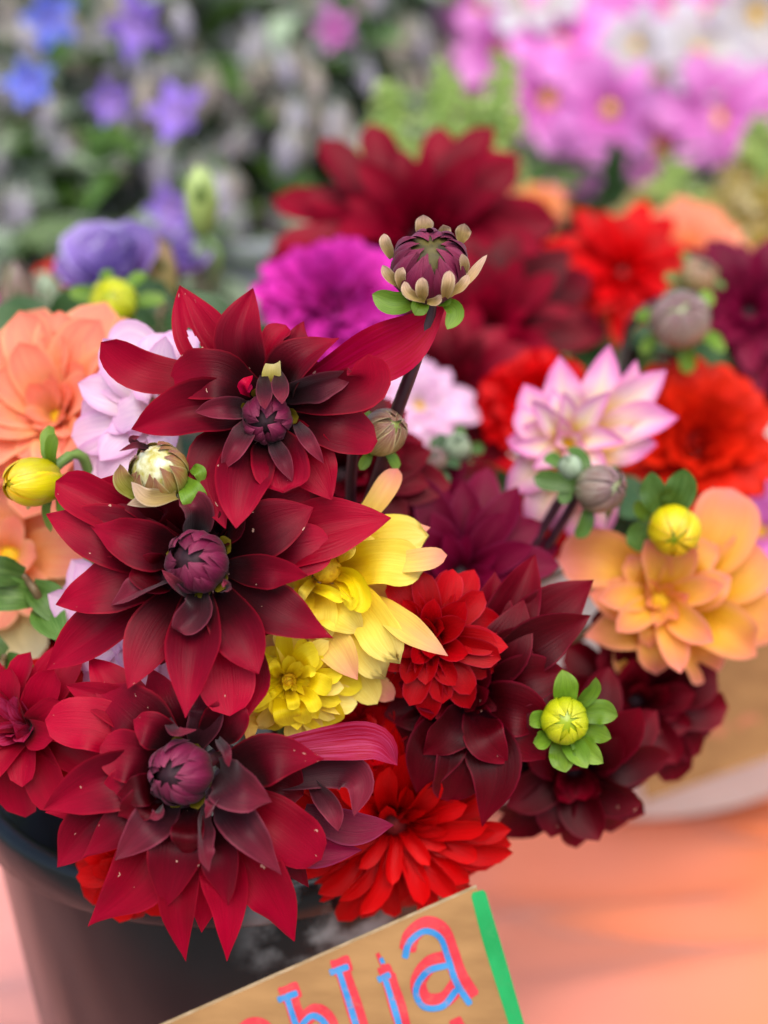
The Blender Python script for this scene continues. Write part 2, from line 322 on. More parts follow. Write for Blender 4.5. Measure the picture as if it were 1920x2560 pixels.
def bucket(name, label, c, rt, rb, h, mat, lip=.007):
    t = thing(name, label, 'bucket', c)
    link('body', lathe_mesh('body', [(rb * .2, .004), (rb - .004, .002), (rb, .006), (rt, h - .012), (rt, h - .006), (rt - .003, h - .005), (rb - .003, .01), (rb * .2, .009)]), mat, t)
    link('rim', lathe_mesh('rim', [(rt + .0005, h - .02), (rt + lip * .7, h - .0205), (rt + lip, h - .018), (rt + lip, h - .005), (rt + lip * .75, h - .001), (rt + lip * .3, h), (rt - .002, h - .001), (rt - .0035, h - .004), (rt - .0025, h - .02)]), mat, t)
    return t
FB = P(590, 1850, .71); FB.z = 0
BK = bucket_mat('black_plastic', '0c0f11', '14181b', .26, True)
bucket('flower_bucket', 'black plastic bucket holding the burgundy dahlias behind the lettered cardboard sign', FB, .123, .098, .242, BK)
WB = V((.185, 1.15, 0))
bucket('flower_bucket', 'wide white plastic tub standing on the cloth behind the plain brown cardboard', WB, .235, .222, .22, bucket_mat('white_plastic', 'ccd6d2', 'd8e0dc', .4, False))
LB = V((-.24, 1.08, 0))
bucket('flower_bucket', 'dark green bucket of purple lisianthus', LB, .1, .085, .24, bucket_mat('green_plastic', '1c3024', '24382c', .4, False))
GB = P(640, 700, 1.5); GB = V((GB.x - .03, 1.5, 0))
bucket('flower_bucket', 'grey metal bucket below the borage', GB, .15, .12, .37, bucket_mat('grey_metal', '74787e', '8c9096', .35, False))
CB = V((.33, 1.75, 0))
bucket('flower_bucket', 'black bucket of pink and white cosmos', CB, .15, .13, .28, bucket_mat('black_plastic_matt', '141414', '1c1c1c', .5, False))

def card_mat():
    m, t, b = newmat('cardboard'); tc = nd(t, 'ShaderNodeTexCoord'); mp = nd(t, 'ShaderNodeMapping'); mp.inputs['Scale'].default_value = (1, 9, 1)
    t.links.new(tc.outputs['Object'], mp.inputs[0]); no = nd(t, 'ShaderNodeTexNoise', i_2=40.0, i_3=6.0); t.links.new(mp.outputs[0], no.inputs[0])
    n2 = nd(t, 'ShaderNodeTexNoise', i_2=14.0, i_3=3.0); t.links.new(tc.outputs['Object'], n2.inputs[0])
    f = math_(t, 'ADD', math_(t, 'MULTIPLY', no.outputs[0], .6), math_(t, 'MULTIPLY', n2.outputs[0], .4))
    t.links.new(ramp(t, f, [(.35, lin('845e34')), (.62, lin('a07646'))]), b.inputs['Base Color']); b.inputs['Roughness'].default_value = .85
    bp = nd(t, 'ShaderNodeBump', i_0=.2, i_1=.0005); t.links.new(no.outputs[0], bp.inputs['Height']); t.links.new(bp.outputs[0], b.inputs['Normal'])
    return m
CARD = card_mat()
INKR = plain_mat('red_chalk_ink', 'bc2834', 'cc3840', 120, .8, .1); INKB = plain_mat('blue_chalk_ink', '2470a8', '3c84b8', 120, .8, .1)
INKG = plain_mat('green_chalk_ink', '0c8440', '189850', 60, .8, .1); INKF = plain_mat('faded_red_ink', 'b06848', 'b87454', 40, .85, .1)
CARDE = plain_mat('cardboard_edge', 'c8b088', 'a88c60', 200, .9, .3)
def ink(m, c2):
    t = m.node_tree; b = t.nodes['Principled BSDF']; src = b.inputs['Base Color'].links[0].from_socket; tc = nd(t, 'ShaderNodeTexCoord')
    mp = nd(t, 'ShaderNodeMapping'); mp.inputs['Scale'].default_value = (1, 2.5, 1); t.links.new(tc.outputs['Object'], mp.inputs[0])
    no = nd(t, 'ShaderNodeTexNoise', i_2=260.0, i_3=6.0, i_4=.7); t.links.new(mp.outputs[0], no.inputs[0])
    f = nd(t, 'ShaderNodeMapRange', interpolation_type='SMOOTHSTEP'); t.links.new(no.outputs[0], f.inputs[0]); f.inputs[1].default_value = .5; f.inputs[2].default_value = .72; f.inputs[4].default_value = .65
    t.links.new(mixc(t, 'MIX', f.outputs[0], src, lin(c2)), b.inputs['Base Color'])
ink(INKR, 'b05848'); ink(INKG, '2c8c4c')
ink(INKB, 'a86c78')
def plate(name, poly, d, thick, label, tilt=0):
    """a cardboard sheet square to the view's pitch: it leans back 20 degrees"""
    c = P(poly[0][0], poly[0][1], d); t = thing(name, label, 'sign', c)
    pts = [P(x, y, d) - c for x, y in poly]; k = len(pts); b = [p + FW * thick for p in pts]
    link('sheet', mesh('sheet', pts, [tuple(range(k))], smooth=False), CARD, t)
    link('edge', mesh('edge', pts + b, [(i, (i + 1) % k, k + (i + 1) % k, k + i) for i in range(k)] + [tuple(range(2 * k - 1, k - 1, -1))], smooth=False), CARDE, t)
    return t, c
RIB = [0]
def ribbon(name, t, c, d, pts, wd, mat, lift, caps=True):
    RIB[0] += 1; lift = lift * .25 + .00001 * (RIB[0] % 12)
    n = max(8, 9 * len(pts)); sp = catmull([V((x, y, 0)) for x, y in pts], n); vs, fs = [], []
    for i, q in enumerate(sp):
        T = (sp[min(i + 1, n)] - sp[max(i - 1, 0)]); T.normalize(); s = V((-T.y, T.x, 0))
        wv = wd * (1 + .06 * math.sin(i / n * 8 + len(pts))) * (.72 if i in (0, n) else 1)
        for sg in (-.5, .5): a = q + s * wv * sg; vs.append(P(a.x, a.y, d - lift) - c)
    for i in range(n): fs.append((2 * i, 2 * i + 1, 2 * i + 3, 2 * i + 2))
    me = mesh(name, vs, fs, smooth=False); return link(name, me, mat, t)
SD = .508
sg, sc = plate('cardboard_sign', [(1192, 2219), (1300, 2590), (1420, 3020), (100, 3300), (-60, 2766), (417, 2561)], SD, .004, 'brown cardboard sign hand lettered in red and blue with a green edge')
ribbon('green_stripe', sg, sc, SD, [(1194, 2228), (1222, 2330), (1258, 2450), (1300, 2590), (1340, 2730)], 40, INKG, .0006)
# the word Dahlia: red outline strokes with blue ones over them; D, a and the next line run out of the frame
LET = {
 'a_last': [[(1012, 2392), (1024, 2352), (1062, 2324), (1100, 2340), (1120, 2390), (1140, 2450), (1176, 2508)], [(1124, 2408), (1070, 2424), (1040, 2470), (1058, 2512), (1106, 2512), (1142, 2470)]],
 'i': [[(962, 2440), (984, 2510), (1004, 2580)], [(944, 2446), (976, 2432)]],
 'i_dot': [[(946, 2404), (956, 2400)]],
 'l': [[(846, 2420), (872, 2500), (900, 2590), (916, 2640)], [(824, 2428), (872, 2412)]],
 'h': [[(716, 2486), (740, 2560), (768, 2640)], [(694, 2496), (744, 2478)], [(744, 2572), (780, 2536), (816, 2560), (836, 2630)]],
 'a_first': [[(590, 2600), (620, 2572), (656, 2580), (684, 2640), (716, 2700)], [(680, 2640), (630, 2650), (610, 2690), (640, 2720), (690, 2690)]],
 'D': [[(420, 2640), (480, 2820)], [(400, 2650), (500, 2620), (570, 2690), (540, 2790), (460, 2826)]],
}
for k, ss in LET.items():
    for q in ss:
        up = k in ('a_last',)
        ribbon('letter_outline', sg, sc, SD, [(x + 6, y - 14 if up else y - 6) for x, y in q] if k != 'i_dot' else q, 41 if k != 'i_dot' else 42, INKR, .0006)
    for q in ss:
        if k == 'i_dot': ribbon('letter_fill', sg, sc, SD, [(x + 4, y) for x, y in q], 16, INKB, .0010)
        else: ribbon('letter_fill', sg, sc, SD, [(x, y + 4) for x, y in q], 16, INKB, .0010)
ribbon('second_line_mark', sg, sc, SD, [(1136, 2546), (1160, 2600), (1150, 2660)], 34, INKR, .0006)
link('stake', tube_mesh('stake', [P(700, 2560, SD + .008) - sc, P(760, 3000, SD + .008) - sc, V((P(790, 3200, SD).x, P(790, 3450, SD).y, 0)) - sc], .005, .005, 6, 6), STEMB, sg)
s2, c2 = plate('cardboard_sign', [(1614, 2004), (1940, 1888), (2300, 1760), (2260, 1420), (1560, 1640)], .98, .004, 'plain brown cardboard with faded red marks leaning on the wide white tub')
for q in ([(1752, 1846), (1775, 1822), (1800, 1834), (1812, 1806)], [(1842, 1818), (1870, 1796), (1896, 1800)]): ribbon('faded_mark', s2, c2, .98, q, 16, INKF, .0006)
link('stake', tube_mesh('stake', [P(1820, 1700, .99) - c2, V((P(1850, 1800, .99).x, .96, .0)) - c2], .004, .004, 4, 6), STEMB, s2)

# ---------------------------------------------------------------- flower parts
def stem_to(t, c, axis, base, mat, r=.0032, rim=.245, via=None, tail=.04):
    """a stalk from the back of the bloom down into its bucket"""
    b = V(base); m = V((b.x + (c.x - b.x) * .45, b.y + (c.y - b.y) * .45, rim - .01))
    h = V((c.x - b.x, c.y - b.y, 0))
    if h.length > .1: m = b + h.normalized() * .075; m.z = rim + .006
    pts = [V((0, 0, 0)), -axis * tail] + ([q - c for q in via] if via else []) + [m - c, b + V((0, 0, .03)) - c]
    return link('stem', tube_mesh('stem', pts, r * .85, r * 1.15, 22, 7), mat, t)
def frame_of(axis):
    a = axis.normalized(); x = a.cross(V((0.31, 0.2, 1))).normalized(); y = a.cross(x); return M((x, y, a)).transposed()
def tepals(t, c, axis, r, h, n, mat, name='tepal', th0=118, th1=8, layers=3, wide=1.3, spiral=.0, seed=0, ridge=.10, open_=0, rag=22):
    """pointed tepals, each folded along its midrib, lying over one another round a closed centre"""
    rn = random.Random(seed); F = frame_of(axis)
    for l in range(layers):
        for k in range(n):
            az0 = 2 * math.pi * (k + .38 * l + rn.uniform(-.2, .2)) / n; nu, nv = 13, 8; vs, uv, fs = [], [], []
            a0, a1 = R(th0 - 5 * l), R(th1 + 7 * l + rn.uniform(0, rag) + open_ * l); sp = spiral * rn.uniform(-.4, 1.2) + rn.uniform(-.12, .12); lo = .97 + .045 * l + rn.uniform(-.012, .02)
            lift, wk, ov = rn.uniform(-.02, .12) * (1 if l else .3), rn.uniform(.8, 1.12), rn.uniform(-.05, .06)
            for i in range(nu + 1):
                q = i / nu; th = a0 + (a1 - a0) * q; f = (.7 + .3 * math.sin(math.pi / 2 * q / .35)) if q < .35 else max(.03, 1 - ((q - .35) / .65) ** 1.45)
                wd = min(math.pi / n * wide * (1.1, .85, .66)[l] * wk * f / max(math.sin(th), .16), 1.0)
                for j in range(nv + 1):
                    v = j / nv * 2 - 1; az = az0 + v * wd + sp * q
                    rr = lo + ridge * (1 - abs(v)) * (.35 + .65 * math.sin(math.pi * min(q * 1.15, 1))) - ov * v + lift * q * q + .01 * math.sin(9 * v + 7 * q + k)
                    vs.append(c + F @ V((r * rr * math.sin(th) * math.cos(az), r * rr * math.sin(th) * math.sin(az), h * (rr * math.cos(th)))))
                    uv.append((q, j / nv))
            for i in range(nu):
                for j in range(nv): a = i * (nv + 1) + j; fs.append((a, a + 1, a + nv + 2, a + nv + 1))
            link(name, mesh(name, vs, fs, uv), mat, t)
def core(t, c, axis, r, h, mat, name='core'):
    F = frame_of(axis); vs, fs = [], []; nu, nv = 8, 14
    for i in range(nu + 1):
        th = math.pi * i / nu
        for j in range(nv): az = 2 * math.pi * j / nv; vs.append(c + F @ V((r * math.sin(th) * math.cos(az), r * math.sin(th) * math.sin(az), h * math.cos(th))))
    for i in range(nu):
        for j in range(nv): k = (j + 1) % nv; fs.append((i * nv + j, i * nv + k, (i + 1) * nv + k, (i + 1) * nv + j))
    return link(name, mesh(name, vs, fs), mat, t)
LAY = {'B': (-13, -9, -12), 'b': (-12, -4, -6), 'M': (-8, 5, 1), 'F': (-5, 11, 8), 'I': (-1, 15, 15), 'U': (-6, 6, 18), 'D': (-8, 4, -12)}
def traced(t, c, d, rows, N=None, wscale=1.17, seed=0, nu=16, nv=8):
    """petals whose claws, bends and tips were read off the photograph; the third coordinate is millimetres towards the viewer"""
    rn = random.Random(seed); N = N or AX(0, .1)
    for row in rows:
        lay, mat, wd, pts = row[:4]; kw = dict(row[4]) if len(row) > 4 else {}; nm = kw.pop('name', 'petal')
        pr = kw.pop('z', None) or LAY[lay]; sp = []
        for i, q in enumerate(pts):
            s = i / (len(pts) - 1) * (len(pr) - 1); k = min(int(s), len(pr) - 2); z = pr[k] + (pr[k + 1] - pr[k]) * (s - k)
            z += rn.uniform(-.8, .8); sp.append(P(q[0], q[1], d - z / 1000) - c)
        kw.setdefault('cup', rn.uniform(-.02, .46)); kw.setdefault('roll', rn.uniform(-13, 13)); kw.setdefault('ripple', rn.uniform(.06, .17)); kw.setdefault('twist', rn.uniform(-28, 28)); kw.setdefault('fold', rn.choice((0, 0, .12, .25)))
        link(nm, petal_mesh('petal', sp, wd * .5 * wscale * mpp(d), N, nu=kw.pop('nu', nu), nv=kw.pop('nv', nv), rnd=rn, **kw), mat, t)

# generic blooms: petals copied from a few shared shapes
PROTO = {}
def proto(shape, ratio, curve, cup, mat, fold=0, notch=0, nvar=4, nu=9, nv=6):
    key = (shape, round(ratio, 2), round(curve, 2), round(cup, 2), mat.name, fold, notch)
    if key not in PROTO:
        rn = random.Random(hash(key[0]) % 7 + int(ratio * 100) + int(cup * 10)); L = []
        for k in range(nvar):
            cv = curve + rn.uniform(-.12, .12); y = rn.uniform(-.06, .06)
            pts = [V((0, 0, 0)), V((.35, y * .6, .1 * abs(cv) + .06)), V((.7, y, .06 + .0 * cv - .12 * (-cv))), V((1, y * .4, .34 * cv))]
            me = petal_mesh('petal', pts, ratio * .5 * rn.uniform(.92, 1.08), V((0, 0, 1)), shape, cup=cup * rn.uniform(.75, 1.25), fold=fold, ripple=rn.uniform(.04, .1), twist=rn.uniform(-14, 14), nu=nu, nv=nv, rnd=rn, notch=notch)
            me.materials.append(mat); L.append(me)
        PROTO[key] = L
    return PROTO[key]
def add_petal(t, name, me, base, az, el, L, roll=0, F=None):
    o = bpy.data.objects.new(name, me); COL.objects.link(o); o.parent = t
    m = M.Rotation(az, 4, 'Z') @ M.Translation(V(base)) @ M.Rotation(-el, 4, 'Y') @ M.Rotation(roll, 4, 'X') @ M.Diagonal((L, L, L, 1))
    o.matrix_local = (F.to_4x4() @ m) if F is not None else m
    return o
def bloom(name, label, cat, c, axis, Rr, rows, group=None, seed=0, base=None, stem=STEMG, disc=None, leafn=0, stem_r=.0032, rim=.245, jit=1.0, via=None):
    """rows: (count, elevation deg, length/R, width ratio, claw radius/R, curve, cup, shape, material)"""
    t = thing(name, label, cat, c, group); rn = random.Random(seed); F = frame_of(axis)
    for ri, (n_, el, L, wr, r0, cv, cup, shp, mat) in enumerate(rows):
        pr = proto(shp, wr, cv, cup, mat); ph = rn.uniform(0, 6.28)
        for k in range(n_):
            az = ph + 2 * math.pi * (k + rn.uniform(-.2, .2) * jit) / n_
            add_petal(t, 'petal', rn.choice(pr), (r0 * Rr, 0, (len(rows) - ri) * -.012 * Rr), az, R(el + rn.uniform(-9, 9) * jit), Rr * L * rn.uniform(.88, 1.1), R(rn.uniform(-14, 14)) * jit, F)
    disc = disc or (.13, .1, DARKR if rows[0][8] in (REDP, CHER, ORED) else DARKC if rows[0][8] not in (PEAC, LILA, CREA, COSP, LISI, LEMN) else DISC)
    if disc: core(t, V((0, 0, 0)), axis, Rr * disc[0], Rr * disc[1], disc[2], 'centre')
    if base is not None: stem_to(t, c, axis, base, stem, stem_r, rim, via)
    for k in range(leafn):
        pr = proto('point', .5, -.5, .25, LEAF); q = -axis * (.03 + .012 * k) + V((0, 0, -.01 * k))
        add_petal(t, 'leaf', rn.choice(pr), (0, 0, 0), rn.uniform(0, 6.28), R(rn.uniform(-20, 25)), rn.uniform(.05, .075), 0, None).location += q
    return t
LAST = [None]
def bud(name, label, c, axis, r, h, n, mat, group=None, seed=0, base=None, stem=STEMG, sepal=None, corem=None, stem_r=.0026, via=None, layers=2, th1=4, wide=1.5, spiral=.25, rim=.245, tail=.03, rag=9, ridge=.04):
    t = thing(name, label, 'flower bud', c, group); LAST[0] = t; O = V((0, 0, 0)); rn = random.Random(seed); F = frame_of(axis)
    core(t, O, axis, r * .9, h * .9, corem or mat); tepals(t, O, axis, r * .94, h * .96, n, mat, 'tepal', th1=th1, seed=seed, layers=layers, wide=wide, spiral=spiral, th0=140, rag=rag, ridge=ridge)
    if sepal:
        ns, L, el, m_, wr, shp, z0 = sepal; pr = proto(shp, wr, -.25, .3, m_)
        for k in range(ns): add_petal(t, 'sepal', rn.choice(pr), (r * .45, 0, -h * z0), 6.28 * (k + rn.uniform(-.2, .2)) / ns, R(el + rn.uniform(-14, 14)), L * rn.uniform(.8, 1.15), R(rn.uniform(-15, 15)), F)
    if base is not None: stem_to(t, c, axis, base, stem, stem_r, rim, via, tail)
    return t
def inb(a, r=.05): return V((FB.x + r * math.cos(a), FB.y + r * math.sin(a), 0))

# ---------------------------------------------------------------- three traced burgundy dahlias
def hero(label, cx, cy, d, axis, r, rows, seed, base, bracts, budn=7, spiral=.35):
    c = P(cx, cy, d); t = thing('dahlia', label, 'dahlia', c, 'burgundy dahlias at the front of the black bucket')
    traced(t, c, d, rows, seed=seed)
    rr = r * mpp(d); O = axis * rr * .35
    core(t, O, axis, rr * .74, rr * .82, DARKC, 'centre'); tepals(t, O, axis, rr * .86, rr * 1.0, budn, BUDP, seed=seed, th1=5, spiral=spiral, open_=5)
    rn = random.Random(seed); F = frame_of(axis); pr = proto('round', .75, .5, .5, SEPO)
    for k in range(bracts):
        add_petal(t, 'bract', rn.choice(pr), (rr * .72, 0, -rr * .35), 6.28 * (k + rn.uniform(-.25, .25)) / bracts, R(rn.uniform(42, 66)), rr * rn.uniform(.55, .8), 0, F)
    stem_to(t, c, axis, base, STEMP, .0036, .245)
    return t
H1 = [
 ('B', CRIM, 128, [(610, 965), (505, 850), (449, 713)], dict(shape='point', cup=.3, hole=[(.52, .36, .11, .075)], nu=60, nv=36)),
 ('b', BURG, 108, [(645, 985), (596, 850), (632, 722)], dict(shape='point', fold=.45, cup=.1)),
 ('B', CRIM, 66, [(668, 960), (676, 870), (715, 812)], dict(roll=35, cup=.7, shape='blunt')),
 ('B', BURG, 62, [(690, 960), (732, 870), (757, 804)]),
 ('b', CRIM, 92, [(640, 990), (460, 950), (345, 925), (252, 856)], dict(shape='blunt', cup=.35, roll=-18, twist=50, ripple=.1, z=(-10, -3, -6, 2))),
 ('M', BURG, 112, [(655, 995), (540, 930), (420, 948)], dict(shape='round', z=(-6, 6, -3))),
 ('M', BURG, 120, [(655, 1030), (485, 1026), (325, 1074)], dict(shape='point')),
 ('F', DUSK, 50, [(630, 1025), (560, 1017), (487, 1030)], dict(fold=.3)),
 ('I', DUSK, 50, [(625, 1065), (590, 1110), (553, 1177)], dict(fold=.45, roll=15)),
 ('b', BURG, 112, [(625, 1075), (530, 1160), (560, 1320)], dict(shape='long', roll=-14, z=(-6, 8, 19))),
 ('M', BURG, 122, [(640, 1090), (602, 1200), (590, 1323)], dict(shape='point', fold=.15, z=(-3, 16, 25))),
 ('I', DUSK, 40, [(682, 1100), (706, 1150), (731, 1204)], dict(fold=.35)),
 ('M', BURG, 122, [(680, 1090), (702, 1160), (708, 1232)], dict(shape='blunt', z=(-4, 10, 15), notch=.5)),
 ('b', CRIM, 124, [(700, 1080), (775, 1150), (832, 1252)], dict(shape='point', z=(-8, 6, 12))),
 ('I', DUSK, 33, [(742, 1060), (772, 1102), (810, 1159)], dict(fold=.3)),
 ('M', BURG, 118, [(718, 1055), (830, 1070), (943, 1104)], dict(shape='round')),
 ('F', BURG, 100, [(715, 1005), (820, 990), (915, 960), (922, 886)], dict(shape='round', cup=.5, roll=-14, z=(-6, 6, 9, 14))),
 ('F', DUSK, 66, [(712, 985), (800, 958), (888, 934)], dict(fold=.5, roll=-38)),
 ('M', BURG, 100, [(703, 980), (748, 903), (847, 844)], dict(shape='acu', cup=.4)),
 ('B', MAGC, 126, [(755, 985), (900, 910), (1010, 850), (1115, 766)], dict(shape='long', cup=.22, z=(-10, -4, 0, 2))),
 ('B', CRIM, 62, [(760, 1030), (880, 1012), (970, 974)]),
 ('B', BURG, 120, [(690, 1085), (760, 1130), (800, 1190)]), ('B', BURG, 120, [(630, 1080), (600, 1160), (640, 1240)]),
 ('B', DEEP, 110, [(650, 1000), (600, 940), (560, 880)]), ('B', DEEP, 110, [(720, 1000), (780, 960), (840, 930)]),
 ('M', CREA, 44, [(680, 985), (681, 925), (694, 874)], dict(shape='acu', roll=8, cup=.6, z=(-2, 3, 0))),
 ('U', DUSK, 36, [(660, 940), (658, 985), (664, 1026)], dict(z=(4, 14, 18))), ('U', DUSK, 38, [(696, 935), (702, 975), (706, 1010)], dict(z=(4, 13, 16))),
 ('F', MAGC, 30, [(628, 985), (610, 965), (632, 938)], dict(roll=30)),
]
hero('tallest burgundy dahlia with one long magenta petal reaching up towards the dark pointed bud', 668, 1040, .556, AX(.03, -.3), 66, H1, 3, inb(1.2), 7)
H2 = [
 ('b', CRIM, 100, [(450, 1345), (285, 1275), (140, 1206)], dict(shape='blunt')),
 ('M', BURG, 142, [(450, 1390), (275, 1348), (113, 1283)], dict(shape='point', z=(-9, 2, -3))),
 ('F', BURG, 110, [(445, 1385), (335, 1350), (222, 1313)], dict(shape='acu', z=(-5, 8, 4))),
 ('b', DEEP, 72, [(445, 1350), (350, 1290), (264, 1254)]),
 ('M', BURG, 120, [(430, 1430), (275, 1470), (139, 1512)], dict(shape='point')),
 ('F', DUSK, 58, [(430, 1440), (350, 1472), (276, 1512)], dict(fold=.3, roll=-25)),
 ('b', BURG, 116, [(430, 1460), (265, 1560), (112, 1675)], dict(shape='long', cup=.3)),
 ('M', BURG, 112, [(460, 1480), (382, 1590), (320, 1720)], dict(shape='point', z=(-7, 9, 18))),
 ('I', DUSK, 68, [(497, 1480), (492, 1530), (455, 1568), (446, 1580)], dict(roll=10, cup=.5)),
 ('F', BURG, 122, [(500, 1490), (478, 1640), (462, 1794)], dict(shape='acu', z=(-4, 17, 22), ripple=.1)),
 ('M', BURG, 112, [(540, 1480), (598, 1580), (646, 1685)], dict(shape='long', z=(-5, 12, 18))),
 ('B', CRIM, 124, [(540, 1500), (562, 1650), (575, 1790)], dict(shape='round', z=(-8, 6, 12))),
 ('B', BURG, 92, [(580, 1520), (645, 1680), (605, 1812)], dict(shape='long', roll=-20, z=(-10, 2, 8))),
 ('F', BURG, 116, [(570, 1450), (700, 1535), (838, 1592)], dict(shape='acu', z=(-6, 9, 4))),
 ('F', BURG, 76, [(570, 1422), (670, 1424), (770, 1440)], dict(roll=-18, z=(-4, 12, 7))),
 ('M', BURG, 124, [(570, 1390), (675, 1322), (785, 1268)], dict(shape='point')),
 ('b', CRIM, 144, [(620, 1400), (800, 1325), (978, 1294)], dict(shape='point', z=(-11, -7, -9))),
 ('b', BURG, 112, [(600, 1410), (735, 1380), (830, 1355)], dict(shape='round', z=(-9, -2, -5))),
 ('B', BURG, 120, [(560, 1360), (660, 1280), (772, 1222)], dict(shape='blunt', z=(-10, -7, -9))),
 ('b', DEEP, 72, [(462, 1335), (425, 1280), (384, 1260)], dict(roll=25)), ('M', DUSK, 70, [(485, 1335), (488, 1275), (452, 1236)], dict(roll=-25, cup=.5)),
 ('b', DEEP, 84, [(520, 1335), (535, 1275), (512, 1228)]), ('M', DEEP, 72, [(560, 1345), (582, 1300), (566, 1248)], dict(roll=20)),
 ('b', BURG, 78, [(445, 1335), (345, 1242), (242, 1200)], dict(shape='long')),
 ('I', DUSK, 24, [(478, 1492), (440, 1460), (404, 1424)], dict(fold=.4)), ('I', DUSK, 24, [(560, 1480), (572, 1462), (556, 1448)], dict(roll=40, cup=.9)),
 ('B', DEEP, 120, [(480, 1400), (350, 1400), (250, 1420)]), ('B', DEEP, 120, [(500, 1480), (430, 1580), (400, 1660)]), ('B', DEEP, 120, [(560, 1460), (650, 1540), (700, 1580)]),
 ('M', DEEP, 90, [(425, 1440), (370, 1425), (335, 1405)], dict(z=(-6, 6, 6))), ('M', DEEP, 80, [(560, 1475), (575, 1540), (600, 1570)]),
]
hero('burgundy dahlia with a broad open star of petals overlapping the yellow dahlia', 503, 1408, .545, AX(-.22, .12), 82, H2, 5, inb(3.6), 9)
H3 = [
 ('b', BURG, 100, [(450, 1860), (410, 1770), (377, 1672)], dict(z=(-9, -7, -16))), ('b', DUSK, 80, [(490, 1860), (522, 1780), (500, 1700)], dict(z=(-9, -7, -16))),
 ('M', BURG, 136, [(430, 1880), (330, 1790), (243, 1718)], dict(shape='point', z=(-8, -2, -12))),
 ('B', CRIM, 84, [(420, 1870), (290, 1765), (162, 1712)]), ('B', CRIM, 106, [(400, 1850), (300, 1740), (222, 1640)], dict(z=(-14, -14, -18))),
 ('b', CRIM, 116, [(400, 1890), (260, 1815), (110, 1800)], dict(shape='round')),
 ('M', BURG, 128, [(400, 1930), (260, 1948), (108, 2024)], dict(shape='point')),
 ('B', CRIM, 82, [(400, 1950), (250, 2012), (112, 2032)]),
 ('b', BURG, 108, [(400, 1970), (245, 2055), (143, 2168)], dict(shape='long')),
 ('M', BURG, 102, [(410, 1985), (310, 2060), (205, 2145)], dict(shape='acu')),
 ('F', DUSK, 92, [(430, 2000), (362, 2070), (284, 2152)], dict(shape='acu')),
 ('b', CRIM, 146, [(440, 2020), (350, 2190), (222, 2309)], dict(shape='acu', z=(-10, -2, -8))),
 ('F', BURG, 118, [(450, 2020), (430, 2130), (412, 2273)], dict(shape='point', z=(-5, 9, 2))),
 ('I', DUSK, 46, [(512, 2020), (512, 2110), (521, 2180)], dict(roll=50)),
 ('b', CRIM, 88, [(480, 2060), (442, 2250), (464, 2400)], dict(shape='acu', z=(-8, 0, -6))),
 ('B', CRIM, 92, [(500, 2070), (512, 2200), (504, 2328)]),
 ('b', CRIM, 102, [(520, 2060), (572, 2220), (568, 2402)], dict(shape='acu', fold=.2, z=(-8, 0, -5))),
 ('M', BURG, 92, [(530, 2040), (560, 2150), (566, 2266)], dict(fold=.2, z=(-6, 5, 2))),
 ('b', CRIM, 132, [(550, 2040), (650, 2190), (738, 2349)], dict(shape='point', z=(-8, 1, -5))),
 ('F', DUSK, 86, [(550, 1990), (620, 2080), (704, 2187)], dict(fold=.3, shape='acu')),
 ('I', DUSK, 104, [(550, 1930), (600, 1975), (680, 2005)], dict(shape='acu', z=(0, 16, 12))),
 ('F', BURG, 112, [(560, 1935), (680, 1888), (812, 1897)], dict(shape='acu', z=(-5, 10, 2))),
 ('B', PINKS, 84, [(640, 1885), (830, 1858), (940, 1858), (994, 1914)], dict(shape='long', z=(-10, -8, -8, -12))),
 ('M', CRIM, 122, [(560, 1970), (690, 2060), (805, 2152)], dict(shape='round')),
 ('B', PLUM, 84, [(600, 1990), (760, 2115), (905, 2126)], dict(z=(-10, -12, -14))),
 ('B', DUSK, 84, [(700, 1950), (850, 1925), (900, 1960), (885, 2040)], dict(z=(-12, -12, -6, -3), cup=.5)), ('B', DUSK, 50, [(780, 1955), (830, 2020), (846, 2078)], dict(z=(-14, -6, -4))),
 ('B', PLUM, 78, [(760, 2030), (880, 2068), (984, 2062)], dict(z=(-14, -14, -16))),
 ('B', DEEP, 66, [(600, 2040), (700, 2130), (774, 2218)]),
 ('I', DUSK, 24, [(545, 1848), (562, 1880), (572, 1918)], dict(roll=30)), ('I', DUSK, 30, [(548, 1972), (532, 2010), (514, 2046)], dict(roll=-30)),
 ('F', DUSK, 26, [(416, 1792), (438, 1828), (492, 1824)], dict(roll=40)), ('I', DUSK, 26, [(405, 2010), (395, 2035), (375, 2046)]),
 ('M', BURG, 110, [(420, 1910), (340, 1890), (250, 1870)], dict(z=(-6, 5, 3), shape='round')), ('M', BURG, 100, [(400, 1940), (320, 1970), (240, 1990)], dict(z=(-6, 6, 4))),
 ('F', DEEP, 70, [(410, 1960), (350, 1975), (290, 1985)]), ('F', DEEP, 74, [(410, 1980), (350, 2015), (295, 2040)]),
 ('F', DEEP, 70, [(480, 2025), (470, 2090), (465, 2140)], dict(z=(-2, 14, 8))),
 ('F', BURG, 80, [(440, 1860), (380, 1820), (330, 1800)], dict(z=(-5, 8, 5))), ('b', BURG, 100, [(520, 1860), (570, 1790), (590, 1740)]),
 ('B', DEEP, 130, [(600, 1960), (700, 1970), (760, 1990)]),
]
hero('burgundy dahlia hanging lowest over the black bucket rim with many dusky inner petals', 468, 1928, .532, AX(-.34, .04), 84, H3, 8, inb(4.4), 8, 7, .12)

